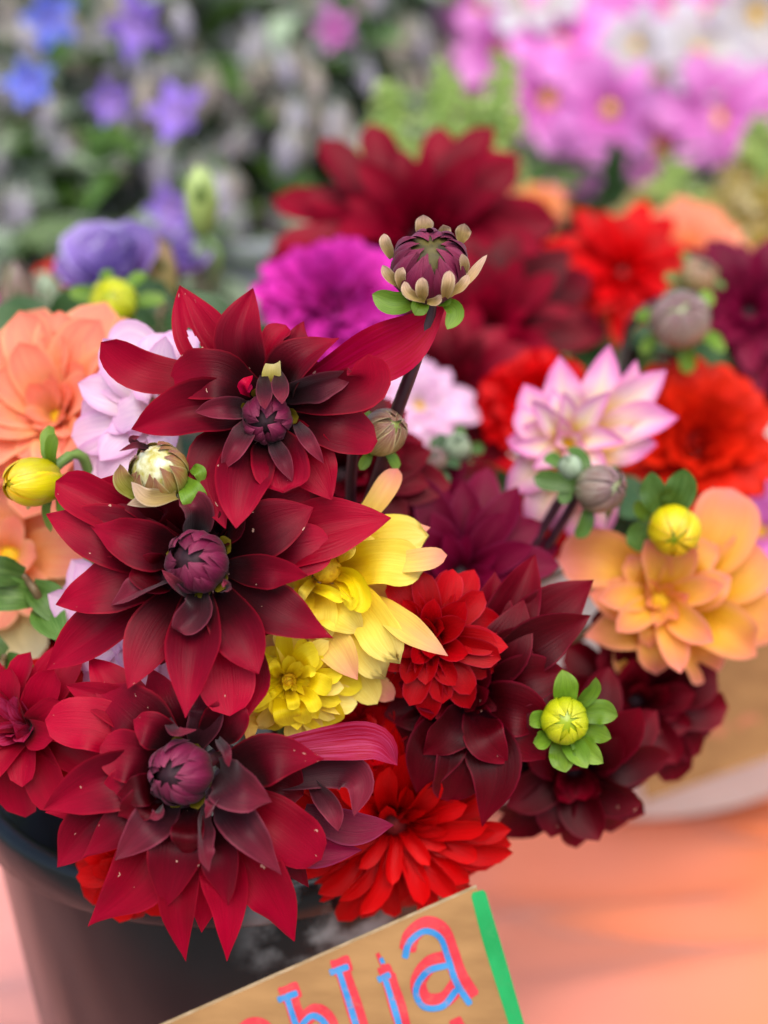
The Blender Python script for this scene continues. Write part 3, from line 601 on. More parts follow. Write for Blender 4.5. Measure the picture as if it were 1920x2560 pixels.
# ---------------------------------------------------------------- yellow dahlias with peach outer rays
c = P(815, 1425, .566); t = thing('dahlia', 'yellow dahlia with peach pointed outer rays half hidden behind burgundy petals', 'dahlia', c, 'yellow dahlias')
traced(t, c, .566, [
 ('b', YELL, 98, [(838, 1400), (940, 1345), (1066, 1338)], dict(shape='strap', notch=.8)), ('M', YELL, 106, [(848, 1425), (950, 1400), (1060, 1418)], dict(shape='strap', notch=.8)),
 ('b', YELL, 70, [(828, 1400), (895, 1345), (970, 1308)], dict(shape='strap')), ('B', PEAY, 60, [(900, 1400), (1000, 1340), (1076, 1318)]),
 ('B', PEAY, 52, [(900, 1412), (1020, 1404), (1118, 1388)], dict(shape='blunt', z=(-4, 4, 6))), ('b', YELL, 98, [(842, 1450), (930, 1540), (994, 1650)], dict(shape='strap', notch=1, z=(-6, 8, 12))),
 ('M', YELL, 92, [(832, 1470), (890, 1590), (958, 1690)], dict(shape='strap', notch=1)), ('B', PEAY, 64, [(930, 1500), (1020, 1570), (1120, 1640)], dict(z=(0, 16, 24))),
 ('B', PEAY, 54, [(880, 1330), (950, 1250), (995, 1172)], dict(shape='blunt')), ('F', PEAY, 84, [(780, 1550), (840, 1620), (894, 1700)], dict(z=(-2, 8, 8))),
 ('B', PEAY, 56, [(850, 1600), (920, 1690), (984, 1750)], dict(shape='blunt')), ('b', YELL, 78, [(800, 1560), (870, 1660), (945, 1760)], dict(shape='strap')),
 ('F', YELL, 88, [(800, 1480), (850, 1530), (908, 1584)], dict(shape='point')), ('I', LEMN, 44, [(830, 1428), (884, 1446), (906, 1500), (884, 1526)], dict(cup=.7, shape='strap')),
 ('I', LEMN, 40, [(836, 1440), (866, 1462), (876, 1500), (862, 1516)], dict(cup=.7, shape='strap')), ('I', LEMN, 28, [(780, 1468), (820, 1480), (860, 1502)], dict(cup=.7, shape='strap')),
 ('I', YELL, 26, [(790, 1450), (768, 1476), (752, 1500)], dict(cup=.6, shape='strap')), ('F', YELL, 84, [(790, 1480), (800, 1530), (790, 1600)], dict(shape='round')),
 ('F', YELL, 70, [(770, 1470), (740, 1520), (720, 1580)], dict(shape='round')), ('M', YELL, 90, [(850, 1470), (910, 1520), (960, 1580)], dict(shape='strap')),
 ('B', PEAY, 100, [(760, 1500), (700, 1580), (670, 1650)]), ('B', PEAY, 90, [(760, 1520), (740, 1600), (690, 1640)], dict(z=(-12, -6, -4))), ('B', YELL, 120, [(850, 1440), (930, 1460), (1010, 1480)]),
 ('B', PEAY, 100, [(850, 1470), (930, 1500), (985, 1560)]), ('I', YELL, 24, [(850, 1400), (872, 1382), (880, 1360)], dict(cup=.6, shape='strap')), ('F', YELL, 60, [(820, 1400), (840, 1360), (860, 1330)]),
 ('B', YELL, 100, [(780, 1420), (720, 1420), (660, 1450)]), ('B', YELL, 100, [(800, 1390), (780, 1330), (770, 1290)]),
], seed=21, wscale=1.14)
core(t, AX(.1, .2) * .003, AX(.1, .2), .006, .005, DISC, 'florets'); stem_to(t, c, AX(.2, .2), inb(0.4), STEMG)
c = P(722, 1700, .562); t = bloom('dahlia', 'small lemon yellow dahlia tucked under the larger yellow one', 'dahlia', c, AX(.1, -.15), .021, [(7, 66, .4, .42, .08, .3, .7, 'strap', LEMN), (10, 46, .66, .4, .1, .1, .6, 'strap', LEMN), (12, 24, .9, .36, .1, -.1, .5, 'strap', LEMN), (12, 4, 1.05, .36, .1, -.2, .5, 'strap', YELL)], 'yellow dahlias', 22, jit=1.6)
traced(t, c, .562, [
 ('b', LEMN, 96, [(740, 1720), (800, 1760), (826, 1818)], dict(shape='blunt')), ('F', LEMN, 44, [(735, 1730), (752, 1772), (763, 1810)], dict(shape='strap')), ('b', LEMN, 74, [(720, 1720), (690, 1770), (662, 1820)], dict(shape='blunt')),
 ('I', LEMN, 36, [(745, 1725), (775, 1748), (791, 1780)], dict(shape='strap', cup=.5)), ('F', LEMN, 60, [(715, 1720), (715, 1770), (725, 1815)], dict(shape='strap')), ('b', YELL, 70, [(705, 1715), (665, 1770), (628, 1808)], dict(shape='blunt')),
 ('b', LEMN, 70, [(718, 1685), (700, 1645), (700, 1612)], dict(shape='blunt')), ('F', LEMN, 60, [(730, 1685), (760, 1645), (796, 1628)], dict(shape='blunt')), ('b', LEMN, 70, [(745, 1695), (830, 1690), (905, 1720)], dict(shape='strap')),
 ('b', YELL, 70, [(750, 1715), (820, 1742), (894, 1760)], dict(shape='strap')), ('F', LEMN, 46, [(745, 1705), (790, 1705), (830, 1724)], dict(shape='strap')), ('b', YELL, 70, [(740, 1680), (800, 1650), (860, 1660)], dict(shape='strap')),
 ('I', LEMN, 30, [(725, 1730), (730, 1750), (735, 1775)], dict(shape='strap', cup=.6)), ('I', LEMN, 26, [(745, 1690), (770, 1678), (790, 1682)], dict(shape='strap', cup=.6)), ('I', LEMN, 26, [(705, 1690), (690, 1672), (682, 1650)], dict(shape='strap', cup=.6)),
 ('M', LEMN, 60, [(700, 1700), (670, 1710), (640, 1740)], dict(shape='blunt')), ('M', LEMN, 56, [(705, 1690), (675, 1670), (655, 1640)], dict(shape='blunt')), ('B', PEAY, 40, [(660, 1790), (625, 1800), (618, 1845), (640, 1850)], dict(cup=.6, roll=40, z=(-8, 0, 3, 0))),
 ('b', YELL, 70, [(725, 1730), (740, 1790), (790, 1826)], dict(shape='blunt')),
], seed=22, wscale=1.12)
core(t, AX(0, 0) * .001, AX(0, 0), .0032, .003, DISC, 'florets'); stem_to(t, c, AX(.1, 0), inb(5.2), STEMG)

# ---------------------------------------------------------------- lilac, peach and other blooms of the black bucket
def deco(m1, m2=None, n=(9, 11, 13, 12), L=(.55, .75, .92, 1.0), el=(62, 42, 22, 2), wr=.44, shp='petal', cv=-.2, cup=.35):
    m2 = m2 or m1; return [(n[i], el[i], L[i], wr, .06, cv, cup, shp, m1 if i < 2 else m2) for i in range(len(n))]
def pom(m1, m2=None, wr=.62, shp='round', cup=.75):
    m2 = m2 or m1; return [(6, 80, .36, wr, .05, .5, cup, shp, m1), (10, 66, .5, wr, .1, .3, cup, shp, m1), (14, 50, .62, wr, .14, .2, cup, shp, m1), (17, 33, .7, wr, .2, .0, cup, shp, m1),
                          (18, 14, .76, wr, .24, -.2, cup, shp, m2), (18, -6, .78, wr, .24, -.3, cup, shp, m2), (16, -26, .74, wr, .24, -.4, cup, shp, m2)]
c = P(405, 1030, .60); t = bloom('dahlia', 'pale lilac dahlia with cream petal bases behind the tallest burgundy one', 'dahlia', c, AX(-.45, .1), .046, deco(LILA, n=(7, 9), L=(.5, .75), el=(62, 38), wr=.5, cup=.2), 'lilac dahlias', 31, inb(2.4), disc=(.16, .12, DISC))
traced(t, c, .60, [
 ('b', LILA, 92, [(420, 960), (400, 890), (388, 832)], dict(shape='round')), ('b', LILA, 96, [(440, 960), (450, 890), (455, 820)], dict(shape='round')), ('M', LILA, 110, [(420, 1010), (330, 950), (262, 905)], dict(shape='round')),
 ('M', LILA, 96, [(410, 1040), (300, 1020), (204, 1040)], dict(shape='round')), ('M', LILA, 100, [(410, 1060), (290, 1070), (180, 1092)], dict(shape='round')), ('F', LILA, 96, [(420, 1030), (350, 1025), (282, 1052)], dict(shape='round')),
 ('M', LILA, 100, [(410, 1090), (300, 1130), (182, 1178)], dict(shape='round')), ('F', LILA, 100, [(420, 1090), (320, 1130), (240, 1200)], dict(shape='round')), ('M', LILA, 92, [(420, 1100), (330, 1200), (270, 1250)], dict(shape='round')),
 ('B', LILA, 90, [(420, 1000), (300, 990), (210, 975)], dict(shape='round')), ('B', LILA, 100, [(430, 960), (340, 870), (270, 880)], dict(shape='round')), ('F', LILA, 76, [(420, 1020), (390, 970), (340, 965)], dict(shape='round')),
 ('B', LILA, 90, [(420, 1100), (300, 1230), (230, 1240)], dict(shape='round'))], N=AX(-.3, .1), seed=31)
bloom('dahlia', 'lilac dahlia mostly hidden below the broad burgundy star at the left', 'dahlia', P(330, 1560, .585), AX(-.4, .1), .036, deco(LILA, wr=.5), 'lilac dahlias', 32, inb(3.0))
bloom('dahlia', 'soft peach dahlia above the orange yellow pointed bud', 'dahlia', P(150, 1050, .66), AX(-.15, .35), .052, deco(PEAC, n=(8, 10, 12, 12), el=(70, 55, 32, 8), wr=.5, shp='round', cup=.5), 'peach dahlias', 33, inb(2.7))
bloom('dahlia', 'faded cream and peach dahlia with orange streaks under the pointed bud', 'dahlia', P(30, 1390, .66), AX(-.1, .1), .046, deco(PEAC, CREA, n=(6, 8, 10), L=(.6, .85, 1), el=(50, 25, 2), wr=.55, shp='round'), 'peach dahlias', 34, inb(3.1))
bloom('dahlia', 'orange red dahlia deep among leaves at the left', 'dahlia', P(150, 1600, .68), AX(-.1, .3), .036, deco(ORED, wr=.45), 'red dahlias', 35, inb(2.9))
bloom('dahlia', 'small crumpled crimson and pink dahlia beside the bucket rim', 'dahlia', P(75, 1820, .575), AX(-.35, .2), .033, [(7, 66, .6, .5, .05, .3, .7, 'round', PINKS), (9, 42, .85, .5, .05, -.4, .6, 'round', CRIM), (10, 14, 1.0, .5, .05, -.5, .5, 'round', CRIM), (8, -16, .95, .5, .05, -.5, .5, 'round', CHER)], 'crimson dahlias', 36, inb(3.4), jit=1.8)
bloom('dahlia', 'bright scarlet ball dahlia peeping from under the lowest burgundy dahlia', 'dahlia', P(330, 2170, .588), AX(-.1, -.3), .022, deco(REDP, wr=.5, shp='round'), 'red dahlias', 37, inb(4.0))
bloom('dahlia', 'cherry red ruffled dahlia to the right of the yellow dahlias', 'dahlia', P(1075, 1595, .574), AX(-.2, .1), .028, [(5, 74, .4, .6, .05, .3, .7, 'round', CHER), (8, 56, .6, .56, .08, .1, .7, 'petal', CHER), (11, 38, .78, .5, .1, -.1, .6, 'petal', CHER), (12, 18, .92, .46, .12, -.3, .6, 'round', CHER), (12, -4, 1, .44, .12, -.5, .6, 'petal', CHER)], 'red dahlias', 38, inb(0.2), jit=1.7)
bloom('dahlia', 'bright scarlet dahlia hanging lowest in front of the black bucket', 'dahlia', P(985, 2055, .600), AX(.05, -.35), .045, [(14, 46, .5, .34, .1, -.2, .7, 'strap', REDP), (22, 26, .8, .27, .12, -.2, .7, 'strap', REDP), (26, 8, .95, .25, .14, -.3, .7, 'strap', REDP), (26, -10, 1, .25, .14, -.4, .7, 'strap', REDP), (24, -28, .98, .25, .14, -.4, .7, 'strap', REDP)], 'red dahlias', 39, inb(5.0), jit=1.6)
bloom('dahlia', 'red dahlia just below the yellow petals and above the hanging scarlet one', 'dahlia', P(890, 1840, .60), AX(.1, .1), .03, pom(CHER, REDP, wr=.56), 'red dahlias', 40, inb(5.4))
bloom('dahlia', 'dark burgundy dahlia deep behind the two upper burgundy ones', 'dahlia', P(850, 1190, .66), AX(0, .3), .045, deco(DEEP, wr=.46), 'deep burgundy dahlias', 46, inb(1.3), STEMP)
# deep burgundy dahlia right of centre, traced outer rays over a generated heart
c = P(1160, 1745, .590); t = bloom('dahlia', 'deep burgundy dahlia right of the cherry red one with petals spread wide', 'dahlia', c, AX(.1, .1), .05, deco(DEEP, n=(4, 5, 6), L=(.3, .42, .6), el=(74, 54, 26), wr=.66, cup=.55), 'deep burgundy dahlias', 41, inb(0.0), STEMP)
traced(t, c, .580, [('b', DEEP, 120, [(1190, 1690), (1270, 1530), (1340, 1385)]), ('b', DEEP, 130, [(1210, 1700), (1360, 1550), (1485, 1450)]), ('M', DEEP, 120, [(1210, 1715), (1340, 1610), (1480, 1540)]), ('b', DEEP, 124, [(1180, 1700), (1215, 1570), (1240, 1430)]), ('M', DEEP, 120, [(1180, 1710), (1260, 1620), (1310, 1500)]), ('M', DEEP, 110, [(1150, 1720), (1150, 1640), (1180, 1540)]),
 ('M', DEEP, 110, [(1210, 1740), (1320, 1700), (1420, 1680)]), ('M', DEEP, 120, [(1200, 1780), (1290, 1830), (1362, 1898)]), ('M', DEEP, 120, [(1185, 1790), (1235, 1920), (1205, 2068)], dict(shape='acu', z=(-4, 8, 6))), ('M', DEEP, 124, [(1150, 1790), (1090, 1880), (1040, 1985)], dict(z=(-4, 8, 4))),
 ('M', DEEP, 120, [(1170, 1790), (1150, 1900), (1130, 2010)], dict(z=(-4, 6, 2), shape='round')), ('B', DEEP, 120, [(1130, 1780), (1050, 1830), (965, 1870)]), ('B', DEEP, 110, [(1120, 1750), (1040, 1770), (960, 1790)]), ('M', DEEP, 120, [(1210, 1760), (1290, 1775), (1380, 1810)]), ('F', DEEP, 96, [(1165, 1780), (1120, 1830), (1060, 1890)], dict(z=(0, 12, 9))),
 ('F', DEEP, 90, [(1190, 1780), (1210, 1850), (1270, 1910)]), ('M', DEEP, 100, [(1190, 1700), (1270, 1620), (1370, 1590)])], N=AX(.1, .1), seed=41)
bloom('dahlia', 'plum dahlia between the cherry red and the deep burgundy dahlias', 'dahlia', P(1150, 1440, .66), AX(.05, .3), .048, deco(PLUM, n=(8, 10, 12, 12), wr=.4), 'plum dahlias', 42, inb(0.8), STEMP)
bloom('dahlia', 'dark maroon dahlia under the lime green bud at the right', 'dahlia', P(1430, 1915, .64), AX(-.1, -.35), .043, [(6, 62, .5, .6, .05, .2, .6, 'round', DEEP), (7, 40, .75, .56, .08, -.2, .6, 'petal', DEEP), (8, 16, .92, .5, .1, -.4, .6, 'petal', DEEP), (9, -8, 1, .46, .1, -.5, .6, 'petal', DEEP)], 'deep burgundy dahlias', 43, inb(-.3), STEMP)
bloom('dahlia', 'dark maroon dahlia below the orange dahlia in front of the cardboard', 'dahlia', P(1585, 1745, .68), AX(.1, -.2), .043, deco(DEEP, n=(7, 9, 11, 11), wr=.5, cup=.7, shp='round'), 'deep burgundy dahlias', 44, inb(0.1), STEMP)
bloom('dahlia', 'plum dahlia deep behind the pale bronze bud', 'dahlia', P(1060, 1290, .72), AX(.1, .35), .044, deco(PLUM, DEEP, wr=.42), 'plum dahlias', 45, inb(1.4), STEMP)
# orange dahlia
c = P(1650, 1500, .66); t = bloom('dahlia', 'orange dahlia with yellow heart under the glossy yellow bud', 'dahlia', c, AX(-.05, .1), .056, [(6, 64, .36, .4, .05, .1, .6, 'petal', ORAN), (7, 40, .58, .42, .06, -.2, .5, 'petal', ORAN)], 'orange dahlias', 51, inb(0.3), STEMB, (.12, .09, DISC))
traced(t, c, .66, [('b', ORAN, 120, [(1640, 1480), (1520, 1400), (1396, 1400)], dict(shape='round')), ('b', ORAN, 140, [(1700, 1460), (1790, 1340), (1830, 1222)], dict(shape='round', cup=.5)), ('b', ORAN, 130, [(1720, 1490), (1840, 1430), (1905, 1370)], dict(shape='round', cup=.5)),
 ('M', ORAN, 96, [(1640, 1520), (1550, 1500), (1470, 1480)]), ('M', ORAN, 96, [(1640, 1540), (1560, 1570), (1462, 1590)]), ('M', ORAN, 86, [(1660, 1560), (1640, 1620), (1640, 1690)]), ('b', ORAN, 100, [(1700, 1560), (1740, 1630), (1770, 1700)], dict(shape='blunt')),
 ('M', ORAN, 110, [(1720, 1530), (1820, 1580), (1890, 1640)]), ('b', ORAN, 120, [(1740, 1510), (1860, 1530), (1960, 1570)], dict(shape='round')), ('b', ORAN, 90, [(1650, 1560), (1580, 1640), (1580, 1700)]), ('F', ORAN, 60, [(1660, 1530), (1625, 1570), (1625, 1620)]),
 ('M', ORAN, 90, [(1690, 1470), (1740, 1400), (1800, 1360)]), ('F', ORAN, 80, [(1700, 1500), (1770, 1470), (1830, 1440)]), ('M', ORAN, 80, [(1640, 1480), (1600, 1430), (1570, 1390)])], N=AX(0, .1), seed=51, wscale=1.24)
# pink and white dahlia
c = P(1420, 1110, .685); t = bloom('dahlia', 'pink edged white dahlia with yellow heart behind a pair of small buds', 'dahlia', c, AX(-.1, .1), .05, [(6, 66, .4, .4, .04, .1, .6, 'point', PKWH), (8, 44, .6, .4, .05, -.1, .5, 'point', PKWH)], 'pink dahlias', 52, inb(0.6), STEMG, (.1, .08, DISC))
traced(t, c, .685, [('b', PKWH, 92, [(1440, 1090), (1410, 990), (1396, 890)]), ('b', PKWH, 92, [(1460, 1090), (1500, 980), (1524, 862)]), ('b', PKWH, 70, [(1480, 1090), (1560, 1000), (1590, 900)]), ('M', PKWH, 86, [(1470, 1090), (1580, 1000), (1665, 925)]),
 ('M', PKWH, 86, [(1480, 1110), (1590, 1060), (1694, 1044)]), ('M', PKWH, 86, [(1470, 1130), (1560, 1110), (1646, 1110)]), ('b', PKWH, 80, [(1400, 1090), (1340, 1020), (1310, 960)]), ('M', PKWH, 84, [(1400, 1100), (1330, 1060), (1300, 1010)]), ('M', PKWH, 84, [(1400, 1120), (1330, 1110), (1268, 1100)]),
 ('M', PKWH, 90, [(1400, 1140), (1330, 1180), (1262, 1230)]), ('M', PKWH, 90, [(1410, 1160), (1360, 1260), (1330, 1350)]), ('b', PKWH, 90, [(1440, 1160), (1440, 1270), (1455, 1380)]), ('M', PKWH, 80, [(1450, 1150), (1480, 1200), (1540, 1220)]), ('b', PKWH, 80, [(1430, 1160), (1400, 1260), (1380, 1330)]),
 ('b', PKWH, 80, [(1460, 1150), (1500, 1260), (1520, 1340)]), ('F', PKWH, 60, [(1430, 1090), (1400, 1030), (1380, 970)])], N=AX(0, .1), seed=52)
bloom('dahlia', 'vermilion ball dahlia behind the pink edged white one', 'dahlia', P(1740, 1110, .80), AX(.05, .2), .05, pom(ORED, wr=.4, shp='strap', cup=.5), 'red dahlias', 53, WB, rim=.225)
bloom('dahlia', 'scarlet dahlia showing at the upper left of the pink edged white one', 'dahlia', P(1340, 1010, .80), AX(-.1, .2), .032, pom(REDP), 'red dahlias', 54, WB, rim=.225)
bloom('dahlia', 'scarlet dahlia below the pink edged white one', 'dahlia', P(1265, 1310, .78), AX(-.1, .1), .036, pom(REDP, CHER), 'red dahlias', 55, inb(.9))
bloom('dahlia', 'lilac pink dahlia at the right border below the vermilion ball', 'dahlia', P(1900, 1330, .84), AX(0, .1), .045, deco(COSP, wr=.42), 'pink dahlias', 56, WB, rim=.225)

# ---------------------------------------------------------------- dahlias of the white bucket
bloom('dahlia', 'large dark red dahlia standing behind the upright dark bud', 'dahlia', P(1050, 610, .92), AX(-.1, .35), .088, [(8, 66, .5, .36, .05, .1, .5, 'petal', REAR), (11, 46, .75, .34, .06, -.1, .5, 'petal', REAR), (14, 24, .95, .32, .06, -.2, .5, 'round', REAR), (13, 2, 1, .3, .06, -.3, .5, 'round', REAR)], 'dark red dahlias behind', 61, WB, STEMP, rim=.225)
bloom('dahlia', 'dark red dahlia below the large one behind the upright bud', 'dahlia', P(1220, 840, .88), AX(0, .25), .07, deco(REAR, DEEP, wr=.36), 'dark red dahlias behind', 62, WB, STEMP, rim=.225)
bloom('dahlia', 'dark red dahlia low behind the long magenta petal', 'dahlia', P(1120, 1000, .84), AX(-.1, .2), .056, deco(DEEP, REAR, wr=.36), 'dark red dahlias behind', 63, WB, STEMP, rim=.225)
bloom('dahlia', 'magenta pompon dahlia behind the tallest burgundy dahlia', 'dahlia', P(825, 765, .84), AX(-.1, .3), .046, [(r[0] + 3,) + r[1:3] + (.42, ) + r[4:] for r in pom(MAGE, shp='strap')], 'pompon dahlias', 64, WB, rim=.225)
bloom('dahlia', 'scarlet dahlia with pointed petals behind the purple stemmed bud', 'dahlia', P(1555, 690, 1.0), AX(0, .5), .058, deco(REDP, wr=.36), 'red dahlias', 65, WB, rim=.225)
bloom('dahlia', 'plum dahlia at the right border beside the purple stemmed bud', 'dahlia', P(1870, 790, .88), AX(-.1, .3), .052, deco(PLUM, wr=.36), 'plum dahlias', 66, WB, STEMP, rim=.225)
bloom('dahlia', 'dark plum dahlia low at the right border above the vermilion ball', 'dahlia', P(1840, 930, .92), AX(-.1, .2), .052, deco(PLUM, DEEP, wr=.36), 'plum dahlias', 67, WB, STEMP, rim=.225)
bloom('dahlia', 'peach dahlia behind the scarlet pointed one', 'dahlia', P(1720, 620, 1.1), AX(0, .6), .045, deco(PEAC, wr=.5, shp='round'), 'peach dahlias', 68, WB, rim=.225)
bloom('dahlia', 'pale lilac dahlia far back beside the dark stem', 'dahlia', P(1050, 1020, .80), AX(-.1, .3), .03, deco(LILA, wr=.5), 'lilac dahlias', 69, WB, rim=.225)

# ---------------------------------------------------------------- buds
c = P(1073, 668, .552); t = bud('dahlia_bud', 'upright dark plum bud with tan sepals on a tall purple stem', c, AX(.03, .5), 93 * mpp(.552), 90 * mpp(.552), 8, BUDP, 'buds of the black bucket', 71, None, STEMP, None, OLIVC, th1=9, spiral=.0, wide=1.2, layers=3, rag=16, ridge=.1)
d = .552
SB = lambda m_, w_, z_, *p_: ('M', m_, w_, list(p_), dict(name='sepal', z=z_, shape='petal', cup=.5, nu=12, nv=6))
traced(t, c, d, [SB(SEPT, 28, (-2, 4, 6), (980, 645), (964, 610), (960, 584)), SB(SEPT, 26, (4, 8, 10), (998, 716), (972, 690), (956, 663)), SB(SEPT, 46, (-12, -10, -8), (1056, 590), (1057, 562), (1059, 537)), SB(SEPT, 36, (-8, -5, -3), (1106, 592), (1108, 574), (1108, 561)),
 SB(SEPT, 38, (-8, -6, -4), (1152, 606), (1158, 580), (1161, 559)), SB(SEPT, 24, (6, 6, 8), (1139, 730), (1180, 690), (1217, 636)), SB(SEPT, 30, (11, 17, 17), (1056, 748), (1055, 720), (1055, 693)), SB(SEPT, 24, (10, 15, 14), (1062, 752), (1022, 732), (1011, 704)),
 SB(SEPT, 30, (10, 16, 16), (1113, 742), (1119, 710), (1124, 676)), SB(SEPT, 20, (10, 15, 17), (1068, 755), (1090, 752), (1103, 737)), SB(SEPT, 24, (8, 12, 12), (1125, 740), (1157, 714), (1170, 686)), SB(SEPT, 26, (4, 10, 12), (1003, 720), (1000, 690), (1008, 668)),
 SB(SEPT, 24, (4, 10, 12), (1160, 690), (1158, 660), (1154, 634)), SB(SEPG, 54, (0, 4, 2), (1038, 752), (985, 756), (931, 736)), SB(SEPG, 42, (0, 3, 3), (1052, 750), (1048, 768), (1038, 788)), SB(SEPG, 42, (0, 2, 2), (1108, 750), (1136, 782), (1118, 823)), SB(SEPG, 30, (0, 2, 3), (1090, 758), (1112, 752), (1122, 738))], seed=71, wscale=1.1)
link('stem', tube_mesh('stem', [P(1078, 745, d) - c, P(1072, 800, d + .004) - c, P(1032, 920, d + .01) - c, P(985, 1050, d + .025) - c, P(930, 1240, d + .05) - c, V((FB.x + .03, FB.y + .02, .245)) - c, V((FB.x + .01, FB.y, .03)) - c], .0022, .0034, 26, 8), STEMP, t)
c = P(398, 1180, .546); t = bud('dahlia_bud', 'glossy olive and rose bud resting on the broad burgundy star', c, AX(-.22, .45), 76 * mpp(.546), 78 * mpp(.546), 7, BUDG, 'buds of the black bucket', 72, inb(2.2), STEMG, None, SHINE, th1=26, wide=1.2)
traced(t, c, .546, [('M', SEPG, 56, [(462, 1200), (480, 1232), (500, 1272)], dict(name='sepal', z=(0, 6, 2), shape='round')), ('M', SEPT, 32, [(410, 1250), (365, 1250), (318, 1262)], dict(name='sepal', z=(2, 8, 8))), ('M', BUDG, 46, [(350, 1240), (310, 1200), (300, 1160)], dict(name='sepal', z=(0, 6, 8), cup=.5)), ('M', SEPT, 40, [(440, 1240), (370, 1245), (328, 1205)], dict(name='sepal', z=(4, 12, 10), cup=.5)),
 ('M', DUSK, 14, [(372, 1118), (340, 1112), (298, 1128)], dict(name='tepal', z=(8, 12, 12))), ('M', DUSK, 16, [(365, 1125), (330, 1100), (350, 1090)], dict(name='tepal', z=(8, 12, 10))), ('M', SEPG, 30, [(480, 1170), (500, 1180), (505, 1215)], dict(name='sepal', z=(-4, 0, -2)))], seed=72)
bud('dahlia_bud', 'pale bronze striped bud at the right side of the tallest burgundy dahlia', P(958, 1082, .575), AX(.5, .35), 58 * mpp(.575), 74 * mpp(.575), 6, BUDT, 'buds of the black bucket', 73, inb(1.0), STEMP, (5, .012, -10, SEPG, .5, 'round', .7), BUDT)
bud('dahlia_bud', 'orange yellow pointed bud with green sepals beside the peach dahlia', P(84, 1205, .575), AX(-.75, -.1), 62 * mpp(.575), 84 * mpp(.575), 5, BUDY, 'buds of the black bucket', 74, inb(2.8), STEMG, (7, .017, 10, SEPG, .42, 'round', .8), BUDY, th1=3)
bud('dahlia_bud', 'round glossy yellow bud above the orange dahlia', P(1685, 1325, .635), AX(-.15, -.45), 66 * mpp(.635), 62 * mpp(.635), 7, BUDY, 'buds of the black bucket', 75, inb(0.5), STEMG, (3, .014, -20, SEPG, .6, 'round', .8), BUDL, via=[P(1690, 1240, .67), P(1640, 1330, .70)])
traced(LAST[0], P(1685, 1325, .635), .635, [('M', LEAF, w_, p_, dict(name='sepal', shape='petal', z=z_)) for w_, p_, z_ in ((72, [(1680, 1275), (1700, 1230), (1712, 1170)], (-4, 2, 6)), (58, [(1660, 1280), (1638, 1240), (1628, 1180)], (-4, 2, 6)), (60, [(1630, 1320), (1600, 1340), (1596, 1380)], (-8, -10, -12)))], seed=75)
bud('dahlia_bud', 'lime green bud with a star of leafy sepals over the dark maroon dahlia', P(1412, 1802, .57), AX(0, .1), 60 * mpp(.57), 52 * mpp(.57), 8, BUDL, 'buds of the black bucket', 76, inb(-.2), STEMG, None, BUDL, th1=10)
traced(LAST[0], P(1412, 1802, .57), .57, [('M', SEPG, w_, p_, dict(name='sepal', shape='petal', z=(-5, -1, 3))) for w_, p_ in ((56, [(1412, 1770), (1410, 1720), (1406, 1676)]), (36, [(1440, 1770), (1475, 1730), (1490, 1694)]), (54, [(1440, 1790), (1500, 1780), (1546, 1790)]), (44, [(1440, 1815), (1490, 1830), (1528, 1846)]), (50, [(1430, 1830), (1465, 1870), (1508, 1908)]), (52, [(1415, 1840), (1440, 1880), (1468, 1920)]), (58, [(1405, 1840), (1406, 1890), (1414, 1932)]), (40, [(1380, 1830), (1350, 1850), (1330, 1856)]), (40, [(1380, 1800), (1345, 1800), (1322, 1812)]))], seed=76)
bud('dahlia_bud', 'small green and maroon bud in front of the pink edged white dahlia', P(1500, 1222, .635), AX(.5, .1), 60 * mpp(.665), 66 * mpp(.665), 6, BUDM, 'buds of the black bucket', 77, inb(.7), STEMP, (5, .02, -20, LEAF, .45, 'round', .6), BUDM)
bud('dahlia_bud', 'tiny green bud paired with the maroon one before the white dahlia', P(1425, 1170, .64), AX(-.2, .6), 30 * mpp(.67), 36 * mpp(.67), 5, LEAS, 'buds of the black bucket', 78, inb(.75), STEMP, (4, .012, -10, LEAF, .5, 'round', .6), LEAS)
bud('dahlia_bud', 'maroon bud with white streaks hanging from an arched purple stem', P(1700, 800, .78), AX(-.1, .3), 76 * mpp(.78), 70 * mpp(.78), 7, BUDM, 'buds of the white bucket', 79, WB, STEMP, (6, .02, -12, SEPG, .5, 'round', .6), BUDM, rim=.225, via=[P(1760, 745, .80), P(1640, 760, .82), P(1560, 860, .85)])
bud('dahlia_bud', 'lime yellow bud beneath the purple lisianthus', P(283, 755, .74), AX(0, .25), 62 * mpp(.74), 50 * mpp(.74), 7, BUDL, 'buds of the black bucket', 80, inb(2.0), STEMG, (7, .018, -5, SEPG, .45, 'round', .6), BUDL)
bud('dahlia_bud', 'small grey green bud deep behind the pale bronze one', P(1140, 1120, .72), AX(0, .5), 38 * mpp(.72), 40 * mpp(.72), 5, LEAS, 'buds of the black bucket', 81, inb(1.1), STEMG, (5, .012, 0, LEAF, .5, 'round', .6), LEAD)
bud('dahlia_bud', 'small olive bud lower behind the pale bronze one', P(1085, 1150, .70), AX(0, .4), 34 * mpp(.70), 36 * mpp(.70), 5, BUDM, 'buds of the black bucket', 82, inb(1.2), STEMG, (5, .012, 0, LEAD, .5, 'round', .6), LEAD)
bud('dahlia_bud', 'small olive bud near the top of the arched purple stem', P(1745, 690, .84), AX(.1, .5), 46 * mpp(.84), 46 * mpp(.84), 6, BUDT, 'buds of the white bucket', 83, WB, STEMP, (6, .016, 0, LEAF, .5, 'round', .6), LEAD, rim=.225)

